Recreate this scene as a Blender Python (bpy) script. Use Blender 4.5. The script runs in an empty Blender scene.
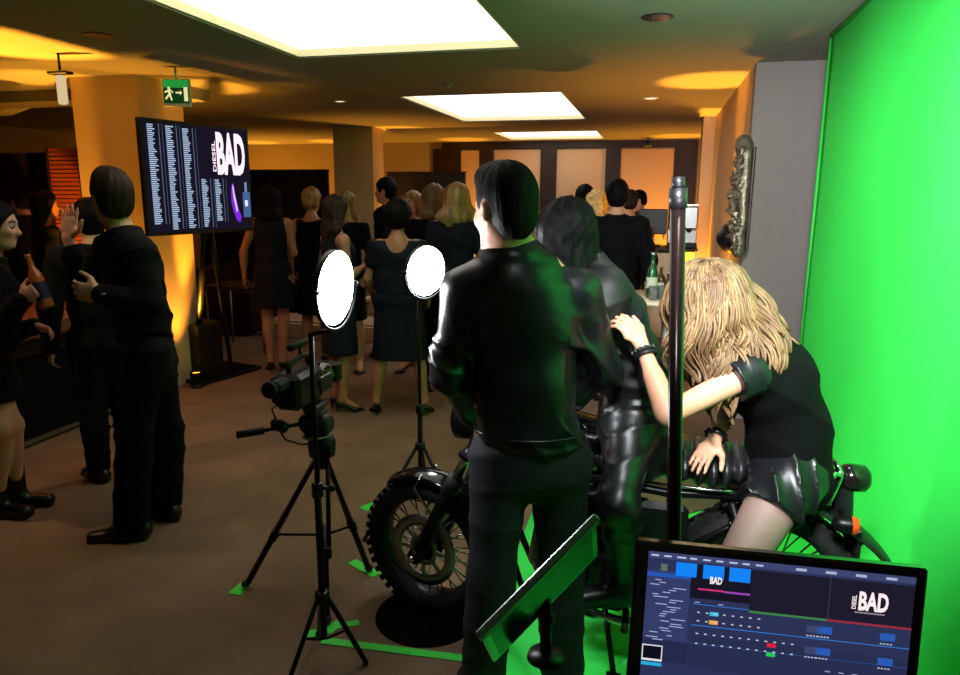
import bpy, math, random
import numpy as np
from math import sin, cos, tan, pi, radians, sqrt, atan2
from mathutils import Vector, Matrix

# ---------------------------------------------------------------- camera, world, exposure
SC = bpy.context.scene
COL = SC.collection
EYE = 1.68; FPX = 700.0
TH = radians(11.5); PS = radians(13.8); RO = radians(-0.3)
_F = np.array([-sin(PS)*cos(TH), cos(PS)*cos(TH), -sin(TH)])
_R0 = np.array([cos(PS), sin(PS), 0.0]); _U0 = np.cross(_R0, _F)
_R = _R0*cos(RO) - _U0*sin(RO); _U = _R0*sin(RO) + _U0*cos(RO)
_C = np.array([0.0, 0.0, EYE]); _FH = np.array([-sin(PS), cos(PS), 0.0])
cam_data = bpy.data.cameras.new('camera'); cam = bpy.data.objects.new('camera', cam_data); COL.objects.link(cam)
cam_data.sensor_width = 36.0; cam_data.lens = FPX/960*36; cam_data.clip_start = 0.05; cam_data.clip_end = 100
M = Matrix(((_R[0], _U[0], -_F[0], 0), (_R[1], _U[1], -_F[1], 0), (_R[2], _U[2], -_F[2], EYE), (0, 0, 0, 1)))
cam.matrix_world = M
SC.camera = cam
SC.view_settings.view_transform = 'Standard'; SC.view_settings.look = 'None'
SC.view_settings.gamma = 1.0; SC.view_settings.exposure = 0.0
try: SC.view_settings.use_curve_mapping = False
except Exception: pass
W = bpy.data.worlds.new('world'); SC.world = W; W.use_nodes = True
W.node_tree.nodes['Background'].inputs[0].default_value = (0.30, 0.24, 0.20, 1)
W.node_tree.nodes['Background'].inputs[1].default_value = 0.02

def ray(x, y): return _F*FPX + _R*(x-480) - _U*(y-337.5)
def at(x, y, D):                 # point seen at a pixel, D metres ahead of the camera
    r = ray(x, y); return _C + r*(D/(r@_FH))
def atz(x, y, z):                # point seen at a pixel lying at height z
    r = ray(x, y); return _C + r*((z-EYE)/r[2])
def aty(x, y, Y):                # point seen at a pixel on the plane Y
    r = ray(x, y); return _C + r*(Y/r[1])
def atx(x, y, X):
    r = ray(x, y); return _C + r*(X/r[0])
A = lambda *v: np.array(v, float)
def nrm(v):
    v = np.asarray(v, float); return v/max(1e-9, np.linalg.norm(v))
CR, CF, UP = _R0, _FH, A(0, 0, 1)     # camera's level right and forward

def lamp(name, kind, loc, energy, color, aim=None, size=0.2, cone=None, blend=0.6, shape=None, size_y=None):
    L = bpy.data.lights.new(name, kind); L.energy = energy; L.color = color
    if kind == 'AREA':
        L.size = size
        if shape: L.shape = shape
        if size_y: L.size_y = size_y
    elif kind == 'SPOT':
        L.shadow_soft_size = size; L.spot_size = radians(cone or 60); L.spot_blend = blend
    else: L.shadow_soft_size = size
    o = bpy.data.objects.new(name, L); COL.objects.link(o); o.location = Vector(loc)
    if aim is not None:
        o.rotation_euler = Vector(np.asarray(aim, float)-np.asarray(loc, float)).to_track_quat('-Z', 'Y').to_euler()
    return o

AMBER = (1.0, 0.41, 0.03)
# light sources: unseen studio key aimed at the green screen, added fill spots, amber uplights by the pillars
KEYW = (0.93, 0.97, 1.0)
lamp('studio_key', 'SPOT', (0.12, 0.75, 2.3), 640, KEYW, aim=(0.93, 3.6, 1.2), size=0.15, cone=68, blend=0.7)
lamp('added_ceiling_fill', 'SPOT', (0.25, 1.0, 1.5), 150, KEYW, aim=(0.75, 4.3, 2.6), size=0.2, cone=75, blend=1)  # added unseen spot that brightens the ceiling and the grey column

lamp('added_overhead_fill', 'SPOT', (0.25, 3.05, 2.52), 28, KEYW, aim=(0.05, 2.55, 0), size=0.1, cone=66, blend=.6)  # added unseen spot from above, lifts the green floor around the bike
lamp('added_floor_fill', 'SPOT', (0.14, 1.45, 2.5), 75, KEYW, aim=(0.08, 2.4, 0), size=0.1, cone=40, blend=.6)  # second added spot, brightens the floor and the bike's near side

# ---------------------------------------------------------------- materials
def S(r, g, b):                   # sRGB 0-255 to linear
    f = lambda c: (c/255/12.92) if c/255 <= 0.04045 else ((c/255+0.055)/1.055)**2.4
    return (f(r), f(g), f(b), 1)
_MAT = {}
def mat(name, col=(0.5, 0.5, 0.5, 1), rough=0.6, metal=0.0, spec=0.5, bump=0.0, bscale=40, var=0.0, vscale=6, emit=None, estr=0.0,
        coat=0.0, trans=0.0, ior=1.45, sheen=0.0, kind='noise', vcol=None, stretch=None, sub=0.0):
    if name in _MAT: return _MAT[name]
    m = bpy.data.materials.new(name); m.use_nodes = True; _MAT[name] = m
    nt = m.node_tree; b = nt.nodes['Principled BSDF']; I = b.inputs
    I['Base Color'].default_value = col; I['Roughness'].default_value = rough; I['Metallic'].default_value = metal
    I['Specular IOR Level'].default_value = spec; I['IOR'].default_value = ior
    I['Coat Weight'].default_value = coat; I['Coat Roughness'].default_value = 0.1
    I['Transmission Weight'].default_value = trans; I['Sheen Weight'].default_value = sheen
    if sub: I['Subsurface Weight'].default_value = sub; I['Subsurface Radius'].default_value = (0.02, 0.008, 0.004); I['Subsurface Scale'].default_value = 0.5
    if emit: I['Emission Color'].default_value = emit; I['Emission Strength'].default_value = estr
    tc = None
    def coords(scale):
        nonlocal tc
        if tc is None: tc = nt.nodes.new('ShaderNodeTexCoord')
        mp = nt.nodes.new('ShaderNodeMapping'); nt.links.new(tc.outputs['Object'], mp.inputs[0])
        s = stretch or (1, 1, 1); mp.inputs['Scale'].default_value = tuple(scale*q for q in s)
        return mp.outputs[0]
    if var:
        n = nt.nodes.new('ShaderNodeTexNoise'); nt.links.new(coords(vscale), n.inputs['Vector']); n.inputs['Scale'].default_value = 1; n.inputs['Detail'].default_value = 4
        mx = nt.nodes.new('ShaderNodeMix'); mx.data_type = 'RGBA'
        c2 = vcol or tuple(max(0, c*(1-var)) for c in col[:3])+(1,)
        c1 = col if vcol else tuple(min(1, c*(1+var)) for c in col[:3])+(1,)
        mx.inputs[6].default_value = c1; mx.inputs[7].default_value = c2
        cr = nt.nodes.new('ShaderNodeMapRange'); cr.inputs[1].default_value = 0.35; cr.inputs[2].default_value = 0.65
        nt.links.new(n.outputs[0], cr.inputs[0]); nt.links.new(cr.outputs[0], mx.inputs[0]); nt.links.new(mx.outputs[2], I['Base Color'])
    if bump:
        if kind == 'voronoi': n = nt.nodes.new('ShaderNodeTexVoronoi')
        elif kind == 'wave': n = nt.nodes.new('ShaderNodeTexWave'); n.inputs['Distortion'].default_value = 4; n.inputs['Detail'].default_value = 3
        else: n = nt.nodes.new('ShaderNodeTexNoise'); n.inputs['Detail'].default_value = 5
        n.inputs['Scale'].default_value = 1; nt.links.new(coords(bscale), n.inputs['Vector'])
        bp = nt.nodes.new('ShaderNodeBump'); bp.inputs['Strength'].default_value = bump; bp.inputs['Distance'].default_value = 0.01
        nt.links.new(n.outputs[0], bp.inputs['Height']); nt.links.new(bp.outputs[0], I['Normal'])
    return m
def emat(name, col, s=1.0):
    if name in _MAT: return _MAT[name]
    m = bpy.data.materials.new(name); m.use_nodes = True; _MAT[name] = m; nt = m.node_tree; nt.nodes.clear()
    e = nt.nodes.new('ShaderNodeEmission'); e.inputs[0].default_value = col; e.inputs[1].default_value = s
    o = nt.nodes.new('ShaderNodeOutputMaterial'); nt.links.new(e.outputs[0], o.inputs[0]); return m

BLACKM = mat('black_metal', S(22, 22, 24), 0.35, 0.6, bump=0.05)
BLACKP = mat('black_plastic', S(20, 20, 22), 0.4, bump=0.1, bscale=200)
GLOSSB = mat('gloss_black', S(8, 8, 9), 0.12, coat=0.6)
RUBBER = mat('rubber', S(18, 18, 18), 0.75, bump=0.2, bscale=150)
CHROME = mat('chrome', S(205, 205, 208), 0.14, 1.0)
STEEL = mat('brushed_steel', S(150, 150, 150), 0.32, 0.9, bump=0.05, bscale=90)
SKIN = mat('skin', S(205, 150, 122), 0.5, sub=0.15, var=0.06, vscale=20, bump=0.05, bscale=200)
SKIN2 = mat('skin_tan', S(176, 118, 88), 0.5, sub=0.12, var=0.06, vscale=20, bump=0.05, bscale=200)
LEATHER = mat('black_leather', S(19, 20, 23), 0.31, spec=0.45, bump=0.06, bscale=420, kind='voronoi', coat=0.05)
LEATHER2 = mat('leather_trousers', S(20, 22, 23), 0.33, spec=0.6, bump=0.06, bscale=400, kind='voronoi')
JEANS = mat('dark_denim', S(8, 10, 15), 0.85, bump=0.3, bscale=500, var=0.25, vscale=9)
BLACKC = mat('black_cloth', S(6, 6, 8), 0.9, bump=0.2, bscale=300, spec=.2)
NAVY = mat('navy_cloth', S(11, 15, 30), 0.8, bump=0.2, bscale=250, spec=.3)
SUIT = mat('dark_suit_wool', S(6, 7, 11), 0.9, spec=.2, bump=0.2, bscale=400)
TIGHTS = mat('sheer_tights', S(150, 122, 112), 0.5, spec=0.4, bump=0.15, bscale=900, kind='voronoi')
HAIRD = mat('dark_hair', S(7, 6, 6), 0.6, bump=0.5, bscale=160, stretch=(1, 1, 0.12), spec=0.12)
HAIRB = mat('brown_hair', S(40, 25, 16), 0.6, bump=0.5, bscale=160, stretch=(1, 1, 0.12), spec=0.25)
BLOND = mat('blonde_hair', S(126, 99, 66), 0.5, bump=0.3, bscale=200, stretch=(1, 1, 0.15), var=0.3, vscale=24, spec=0.4, vcol=S(88, 64, 42))
BLOND2 = mat('ash_blonde_hair', S(176, 132, 78), 0.45, bump=0.6, bscale=90, stretch=(1, 1, 0.12), var=0.3, vscale=24, vcol=S(110, 76, 42))
GREEN = mat('chroma_green', S(50, 240, 84), 0.75, bump=0.03, bscale=12)
WHITE = mat('white_paint', S(220, 214, 200), 0.6)

# ---------------------------------------------------------------- object helpers
def tag(o, label=None, cat=None, group=None, kind=None):
    if label: o['label'] = label
    if cat: o['category'] = cat
    if group: o['group'] = group
    if kind: o['kind'] = kind
    return o
def empty(name, loc, label=None, cat=None, group=None, kind=None):
    o = bpy.data.objects.new(name, None); o.empty_display_size = 0.1; o.location = Vector(loc); COL.objects.link(o)
    return tag(o, label, cat, group, kind)
_INV = {}
def link(name, me, parent=None, mats=()):
    o = bpy.data.objects.new(name, me); COL.objects.link(o)
    for m in mats: me.materials.append(m)
    if parent is not None:
        o.parent = parent
        t = Vector((0, 0, 0)); p = parent
        while p is not None: t += p.location; p = p.parent
        o.location = -t
    return o
def copy_tree(o, parent=None):
    c = o.copy(); COL.objects.link(c)
    if parent: c.parent = parent
    for ch in o.children: copy_tree(ch, c)
    return c

class MB:
    def __init__(s): s.v = []; s.f = []; s.m = []; s.sm = []; s.mats = []
    def mi(s, m):
        if m is None: return 0
        if m not in s.mats: s.mats.append(m)
        return s.mats.index(m)
    def add(s, v, f, m=None, smooth=False):
        n = len(s.v); s.v += [tuple(map(float, q)) for q in v]; k = s.mi(m)
        for q in f: s.f.append(tuple(i+n for i in q)); s.m.append(k); s.sm.append(smooth)
    def box(s, c, size, u=None, v=None, w=None, m=None, bev=0.0):
        c = np.asarray(c, float); u = A(1, 0, 0) if u is None else nrm(u)
        w = A(0, 0, 1) if w is None else nrm(w)
        v = nrm(np.cross(w, u)) if v is None else nrm(v)
        a, b, d = [q/2 for q in size]
        if bev <= 0:
            P = [c+u*a*i+v*b*j+w*d*k for i in (-1, 1) for j in (-1, 1) for k in (-1, 1)]
            s.add(P, [(0, 1, 3, 2), (4, 6, 7, 5), (0, 4, 5, 1), (2, 3, 7, 6), (0, 2, 6, 4), (1, 5, 7, 3)], m)
        else:
            bev = min(bev, a*.98, b*.98, d*.98); P = []
            idx = {}
            for i in (-1, 1):
                for j in (-1, 1):
                    for k in (-1, 1):
                        for ax in range(3):
                            q = [a-bev, b-bev, d-bev]; q[ax] = [a, b, d][ax]
                            idx[(i, j, k, ax)] = len(P); P.append(c+u*q[0]*i+v*q[1]*j+w*q[2]*k)
            F = []
            for ax in range(3):
                for sg in (-1, 1):
                    o = [x for x in range(3) if x != ax]; L = []
                    for p, q in ((-1, -1), (1, -1), (1, 1), (-1, 1)):
                        t = [0, 0, 0]; t[ax] = sg; t[o[0]] = p; t[o[1]] = q; L.append(idx[(t[0], t[1], t[2], ax)])
                    flip = (sg < 0) ^ (ax == 1); F.append(tuple(L[::-1] if flip else L))
            for i in (-1, 1):
                for j in (-1, 1):
                    for k in (-1, 1): F.append((idx[(i, j, k, 0)], idx[(i, j, k, 1)], idx[(i, j, k, 2)]))
            for ax in range(3):
                o = [x for x in range(3) if x != ax]
                for p in (-1, 1):
                    for q in (-1, 1):
                        t0 = [0, 0, 0]; t0[ax] = -1; t0[o[0]] = p; t0[o[1]] = q; t1 = list(t0); t1[ax] = 1
                        F.append((idx[(*t0, o[0])], idx[(*t1, o[0])], idx[(*t1, o[1])], idx[(*t0, o[1])]))
            s.add(P, F, m)
        return s
    def quad(s, a, b, c, d, m=None): s.add([a, b, c, d], [(0, 1, 2, 3)], m); return s
    def tube(s, pts, r, m=None, n=12, cap=True, closed=False, smooth=True, flat=1.0, ref=None):
        P = [np.asarray(p, float) for p in pts]; N = len(P); R = r if hasattr(r, '__len__') else [r]*N
        V = []; prev = None
        for i in range(N):
            if closed: t = nrm(P[(i+1) % N]-P[i-1])
            else: t = nrm(P[min(i+1, N-1)]-P[max(i-1, 0)])
            if prev is None:
                a = ref if ref is not None else (A(0, 0, 1) if abs(t[2]) < 0.9 else A(1, 0, 0))
                x = nrm(np.cross(a, t))
            else: x = nrm(prev-t*(prev@t))
            prev = x; y = np.cross(t, x)
            for k in range(n):
                q = 2*pi*k/n; V.append(P[i]+(x*cos(q)+y*sin(q)*flat)*R[i])
        F = []
        for i in range(N if closed else N-1):
            j = (i+1) % N
            for k in range(n): F.append((i*n+k, i*n+(k+1) % n, j*n+(k+1) % n, j*n+k))
        if cap and not closed: F.append(tuple(range(n))[::-1]); F.append(tuple((N-1)*n+k for k in range(n)))
        s.add(V, F, m, smooth); return s
    def lathe(s, o, ax, prof, m=None, n=32, smooth=True, closed=False, arc=None, x0=None):
        o = np.asarray(o, float); ax = nrm(ax)
        x = nrm(np.cross(A(0, 0, 1) if abs(ax[2]) < 0.9 else A(1, 0, 0), ax)) if x0 is None else nrm(x0)
        y = np.cross(ax, x); V = []
        a0, a1 = arc or (0, 2*pi); full = arc is None; M_ = n if full else n+1
        for k in range(M_):
            q = a0+(a1-a0)*k/n
            for (r, h) in prof: V.append(o+ax*h+(x*cos(q)+y*sin(q))*r)
        L = len(prof); F = []
        for k in range(n):
            j = (k+1) % M_
            for i in range(L if closed else L-1):
                i2 = (i+1) % L; F.append((k*L+i, j*L+i, j*L+i2, k*L+i2))
        s.add(V, F, m, smooth); return s
    def ball(s, c, r, m=None, n=16, sc=(1, 1, 1), u=None, v=None, w=None):
        u = A(1, 0, 0) if u is None else u; v = A(0, 1, 0) if v is None else v; w = A(0, 0, 1) if w is None else w
        V = []; h = n//2
        for i in range(h+1):
            for k in range(n):
                a = pi*i/h; b = 2*pi*k/n
                V.append(np.asarray(c)+u*r*sc[0]*sin(a)*cos(b)+v*r*sc[1]*sin(a)*sin(b)+w*r*sc[2]*cos(a))
        F = [(i*n+k, (i+1)*n+k, (i+1)*n+(k+1) % n, i*n+(k+1) % n) for i in range(h) for k in range(n)]
        s.add(V, F, m, True); return s
    def build(s, name, m=None, parent=None, label=None, cat=None, group=None, kind=None):
        if m is not None and m not in s.mats: s.mats.insert(0, m) if not s.mats else s.mats.append(m)
        me = bpy.data.meshes.new(name); me.from_pydata(s.v, [], s.f)
        me.polygons.foreach_set('material_index', s.m); me.polygons.foreach_set('use_smooth', s.sm); me.validate(); me.update()
        return tag(link(name, me, parent, s.mats), label, cat, group, kind)

# ---------------------------------------------------------------- distance-field modelling (smoothly joined bodies and clothes)
def ortho(ax, ref):
    ax = nrm(ax); v = np.asarray(ref, float); v = v-ax*(v@ax)
    if np.linalg.norm(v) < 1e-4: v = np.cross(ax, A(0.3, 0.7, 0.2))
    return nrm(v)
class Cone:      # tapered limb a->b
    def __init__(s, a, b, ra, rb, k=0.02): s.a = np.asarray(a, float); s.b = np.asarray(b, float); s.ra = ra; s.rb = rb; s.k = k
    def bb(s): r = max(s.ra, s.rb); return np.minimum(s.a, s.b)-r, np.maximum(s.a, s.b)+r
    def d(s, X, Y, Z):
        ab = s.b-s.a; L = max(1e-9, ab@ab)
        x = X-s.a[0]; y = Y-s.a[1]; z = Z-s.a[2]
        t = np.clip((x*ab[0]+y*ab[1]+z*ab[2])/L, 0, 1)
        return np.sqrt((x-t*ab[0])**2+(y-t*ab[1])**2+(z-t*ab[2])**2)-(s.ra+(s.rb-s.ra)*t)
class Loft:      # limb with an elliptical section: (wa,da)->(wb,db); u is its width direction
    def __init__(s, a, b, wa, da, wb, db, u, k=0.03, cap=None):
        s.a = np.asarray(a, float); s.b = np.asarray(b, float); s.q = (wa, da, wb, db); s.u = ortho(s.b-s.a, u); s.k = k; s.cap = cap
    def bb(s): r = max(s.q); return np.minimum(s.a, s.b)-r, np.maximum(s.a, s.b)+r
    def d(s, X, Y, Z):
        ab = s.b-s.a; L = np.linalg.norm(ab); n = ab/L; v = np.cross(n, s.u)
        x = X-s.a[0]; y = Y-s.a[1]; z = Z-s.a[2]
        h = x*n[0]+y*n[1]+z*n[2]; t = np.clip(h/L, 0, 1)
        pu = x*s.u[0]+y*s.u[1]+z*s.u[2]; pv = x*v[0]+y*v[1]+z*v[2]; ph = h-t*L
        w = s.q[0]+(s.q[2]-s.q[0])*t; dd = s.q[1]+(s.q[3]-s.q[1])*t; c = np.minimum(w, dd) if s.cap is None else s.cap
        kk = np.sqrt((pu/w)**2+(pv/dd)**2+(ph/c)**2)
        return (kk-1)*np.minimum(w, dd)
class Ell:       # ellipsoid with axes u (ru), v (rv), w (rw)
    def __init__(s, c, u, v, ru, rv, rw, k=0.02):
        s.c = np.asarray(c, float); s.u = nrm(u); s.v = ortho(s.u, v); s.w = np.cross(s.u, s.v); s.r = (ru, rv, rw); s.k = k
    def bb(s): r = max(s.r); return s.c-r, s.c+r
    def d(s, X, Y, Z):
        x = X-s.c[0]; y = Y-s.c[1]; z = Z-s.c[2]; q = 0
        for a, r in ((s.u, s.r[0]), (s.v, s.r[1]), (s.w, s.r[2])): q = q+((x*a[0]+y*a[1]+z*a[2])/r)**2
        k = np.sqrt(q); return (k-1)*min(s.r)
class Ring:      # torus
    def __init__(s, c, ax, R, r, k=0.01): s.c = np.asarray(c, float); s.n = nrm(ax); s.R = R; s.r = r; s.k = k
    def bb(s): q = s.R+s.r; return s.c-q, s.c+q
    def d(s, X, Y, Z):
        x = X-s.c[0]; y = Y-s.c[1]; z = Z-s.c[2]; h = x*s.n[0]+y*s.n[1]+z*s.n[2]
        rr = np.sqrt(np.maximum(x*x+y*y+z*z-h*h, 0)); return np.sqrt((rr-s.R)**2+h*h)-s.r
def half(pt, n):                       # keeps the side the normal points AWAY from
    pt = np.asarray(pt, float); n = nrm(n)
    return lambda X, Y, Z: (X-pt[0])*n[0]+(Y-pt[1])*n[1]+(Z-pt[2])*n[2]
def sdf_mesh(name, prims, res, cut=(), sub=(), disp=None, shell=None):
    lo = np.min([p.bb()[0] for p in prims], 0)-0.03-2*res; hi = np.max([p.bb()[1] for p in prims], 0)+0.03+2*res
    n = np.ceil((hi-lo)/res).astype(int)+1
    ax = [lo[i]+np.arange(n[i])*res for i in range(3)]
    D = np.full(n, 0.2, np.float32)
    def sl(p, pad):
        a, b = p.bb(); i0 = np.maximum(0, ((a-pad-lo)/res).astype(int)); i1 = np.minimum(n, ((b+pad-lo)/res).astype(int)+2)
        return tuple(slice(i0[i], i1[i]) for i in range(3))
    def grid(q): return ax[0][q[0]].astype(np.float32)[:, None, None], ax[1][q[1]].astype(np.float32)[None, :, None], ax[2][q[2]].astype(np.float32)[None, None, :]
    for p in prims:
        q = sl(p, p.k+0.03+2*res); d = p.d(*grid(q)); a = D[q]; h = np.maximum(p.k-np.abs(a-d), 0)/p.k
        D[q] = np.minimum(a, d)-h*h*p.k*0.25
    for p in sub:
        q = sl(p, p.k+0.02); 
        if any(x.stop <= x.start for x in q): continue
        d = -p.d(*grid(q)); a = D[q]; h = np.maximum(p.k-np.abs(a-d), 0)/p.k
        D[q] = np.maximum(a, d)+h*h*p.k*0.25
    full = tuple(slice(0, n[i]) for i in range(3))
    if disp is not None:
        msk = np.abs(D) < 0.05; ii = np.nonzero(msk)
        D[msk] += disp(ax[0][ii[0]], ax[1][ii[1]], ax[2][ii[2]]).astype(np.float32)
    for c in cut:
        G = grid(full); D = np.maximum(D, c(*G).astype(np.float32) if not isinstance(c, (Ell, Cone, Loft)) else c.d(*G))
    # surface nets
    s = D < 0; m = D.shape
    cnt = sum(s[i:m[0]-1+i, j:m[1]-1+j, k:m[2]-1+k].astype(np.int8) for i in (0, 1) for j in (0, 1) for k in (0, 1))
    mix = (cnt > 0) & (cnt < 8); idx = np.full(mix.shape, -1, np.int64); I = np.nonzero(mix); N = len(I[0]); idx[I] = np.arange(N)
    cv = {(i, j, k): D[I[0]+i, I[1]+j, I[2]+k] for i in (0, 1) for j in (0, 1) for k in (0, 1)}
    acc = np.zeros((N, 3)); cc = np.zeros(N)
    for (i, j, k) in cv:
        for a in range(3):
            if (i, j, k)[a]: continue
            e = [i, j, k]; e[a] = 1; d0 = cv[(i, j, k)]; d1 = cv[tuple(e)]; x = (d0 < 0) != (d1 < 0)
            t = np.where(x, d0/np.where(x, d0-d1, 1), 0); P = np.zeros((N, 3)); P[:, 0] = i; P[:, 1] = j; P[:, 2] = k; P[:, a] = t
            acc += P*x[:, None]; cc += x
    V = (np.stack(I, 1)+acc/cc[:, None])*res+lo
    Q = []
    for a in range(3):
        b, c = (a+1) % 3, (a+2) % 3
        s0 = [slice(None)]*3; s1 = [slice(None)]*3; s0[a] = slice(0, m[a]-1); s1[a] = slice(1, m[a])
        for z in (b, c): s0[z] = slice(1, m[z]-1); s1[z] = slice(1, m[z]-1)
        A0 = s[tuple(s0)]; A1 = s[tuple(s1)]; J = np.nonzero(A0 != A1); e = [J[0].copy(), J[1].copy(), J[2].copy()]
        e[b] += 1; e[c] += 1; sg = A0[J]
        def g(db, dc):
            q = list(e); q[b] = e[b]-db; q[c] = e[c]-dc; return idx[q[0], q[1], q[2]]
        q = np.stack([g(1, 1), g(0, 1), g(0, 0), g(1, 0)], 1); q[~sg] = q[~sg][:, ::-1]; Q.append(q)
    Q = np.concatenate(Q)
    me = bpy.data.meshes.new(name); me.vertices.add(N); me.vertices.foreach_set('co', V.astype(np.float32).ravel())
    me.loops.add(len(Q)*4); me.loops.foreach_set('vertex_index', Q.astype(np.int32).ravel())
    me.polygons.add(len(Q)); me.polygons.foreach_set('loop_start', np.arange(0, len(Q)*4, 4, dtype=np.int32)); me.polygons.foreach_set('loop_total', np.full(len(Q), 4, np.int32))
    me.polygons.foreach_set('use_smooth', np.ones(len(Q), bool)); me.update(calc_edges=True); me.validate()
    return me
def sdf(name, prims, res, m, parent=None, **k): return link(name, sdf_mesh(name, prims, res, **k), parent, [m])
def folds(amp, f=14, seed=0, dirv=(0, 0, 1), fine=0.35):
    r = np.random.RandomState(seed); a = r.randn(4, 3); a /= np.linalg.norm(a, axis=1)[:, None]; dv = nrm(dirv); ph = r.rand(6)*6
    def fn(X, Y, Z):
        P = lambda v: X*v[0]+Y*v[1]+Z*v[2]
        w = np.sin(P(a[0])*f*.6+ph[0])+np.sin(P(a[1])*f*.9+ph[1]); n1 = np.sin(P(dv)*f*1.6+1.6*w+ph[2]); n2 = np.sin(P(a[2])*f*2.6+1.3*w+ph[3])
        return amp*((1-np.abs(n1))**2*1.3-0.4+fine*n2*(0.5+0.5*np.sin(P(a[3])*f)))*(-1)
    return fn
def strands(amp, f=120, c=(0, 0, 0), seed=0):
    ph = seed*1.7; c = np.asarray(c, float)
    def fn(X, Y, Z):
        an = np.arctan2(Y-c[1], X-c[0]); w = 1.2*np.sin(Z*18+ph+3*an)
        return -amp*(np.sin(an*f/10+w+ph)*.6+np.sin(an*f/4.3+1.7*w)*.4)
    return fn
# ---------------------------------------------------------------- people
def rot(v, ax, ang):
    v = np.asarray(v, float); ax = nrm(ax); return v*cos(ang)+np.cross(ax, v)*sin(ang)+ax*(ax@v)*(1-cos(ang))
def hand(wr, d, n, t, curl=0.35, sc=1.0, spread=0.12, thumb_in=0.3, curls=None):
    """wrist, finger direction, palm normal, thumb side"""
    d = nrm(d); n = ortho(d, n); t = nrm(np.cross(d, n))*(1 if np.cross(d, n)@np.asarray(t) > 0 else -1)
    s = sc; P = []; base = wr+d*0.085*s
    P.append(Loft(wr+d*0.005*s, wr+d*0.045*s, .028*s, .018*s, .038*s, .0155*s, t, k=.012))
    P.append(Loft(wr+d*0.045*s, base, .038*s, .0155*s, .040*s, .0125*s, t, k=.010))
    for i, (off, L, r) in enumerate(((.029, .070, .0088), (.0098, .078, .0092), (-.0098, .073, .0088), (-.029, .057, .0078))):
        c = curls[i] if curls else curl*(1+0.12*i)
        dd = nrm(d+t*off*spread/.03); b = wr+d*(0.083-abs(off-.005)*.15)*s+t*off*s
        q0 = b; ang = c*.8; 
        for j, fr in enumerate((.46, .30, .24)):
            dd2 = nrm(dd*cos(ang)+n*sin(ang)); q1 = q0+dd2*L*fr*s
            P.append(Cone(q0, q1, r*s*(1-.09*j), r*s*(1-.09*(j+1)), k=.004)); q0 = q1; ang += c*(1.0 if j == 0 else .8)
    b = wr+d*.022*s+t*.022*s; td = nrm(d*.62+t*.78+n*thumb_in); q = b+td*.045*s
    P.append(Cone(b, q, .0155*s, .0115*s, k=.012)); td2 = nrm(d*.9+t*(.55-thumb_in*.6)+n*thumb_in*1.1); q2 = q+td2*.032*s
    P.append(Cone(q, q2, .0108*s, .0098*s, k=.005)); q3 = q2+nrm(td2+d*.3)*.026*s; P.append(Cone(q2, q3, .0098*s, .0082*s, k=.004))
    return P
def head_prims(c, f, u, s=1.0, fem=False):
    """head centre, face direction, up"""
    f = nrm(f); u = ortho(f, u); r = np.cross(f, u); P = []; j = .93 if fem else 1.0
    P.append(Ell(c+u*.03*s-f*.012*s, r, f, .076*s, .098*s, .092*s, k=.03))
    P.append(Ell(c-u*.035*s+f*.03*s, r, f, .061*j*s, .062*s, .075*s, k=.035))
    P.append(Ell(c-u*.092*s+f*.062*s, r, f, .027*j*s, .022*s, .018*s, k=.025))
    P.append(Loft(c-u*.05*s+f*.0*s, c-u*.085*s+f*.045*s, .058*j*s, .03*s, .035*j*s, .02*s, r, k=.03))
    P.append(Cone(c+u*.012*s+f*.085*s, c-u*.028*s+f*.106*s, .008*s, .0125*s, k=.014))
    for g in (-1, 1):
        P.append(Ell(c-u*.032*s+f*.098*s+r*g*.012*s, r, f, .008*s, .01*s, .008*s, k=.008))
        P.append(Loft(c+u*.024*s+f*.084*s+r*g*.012*s, c+u*.026*s+f*.07*s+r*g*.045*s, .009*s, .009*s, .007*s, .007*s, u, k=.014))
        P.append(Ell(c-u*.022*s+f*.066*s+r*g*.038*s, r, f, .022*s, .02*s, .02*s, k=.02))
        e = nrm(r*g-f*.35)
        P.append(Ell(c-u*.005*s-f*.012*s+r*g*.079*s, u*1.0-f*.15, e, .031*s, .008*s, .018*s, k=.007))
    P.append(Ell(c-u*.056*s+f*.086*s, r, f, .022*s, .012*s, .006*s, k=.006))
    P.append(Ell(c-u*.066*s+f*.083*s, r, f, .018*s, .012*s, .006*s, k=.006))
    sub = [Ell(c+u*.004*s+f*.094*s+r*g*.031*s, r, f, .019*s, .013*s, .012*s, k=.014) for g in (-1, 1)]
    sub.append(Ell(c-u*.061*s+f*.098*s, r, f, .02*s, .008*s, .0018*s, k=.003))
    sub += [Ell(c-u*.004*s-f*.006*s+r*g*.089*s, u, r, .017*s, .007*s, .009*s, k=.004) for g in (-1, 1)]
    return P, sub
class Pose: pass
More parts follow.
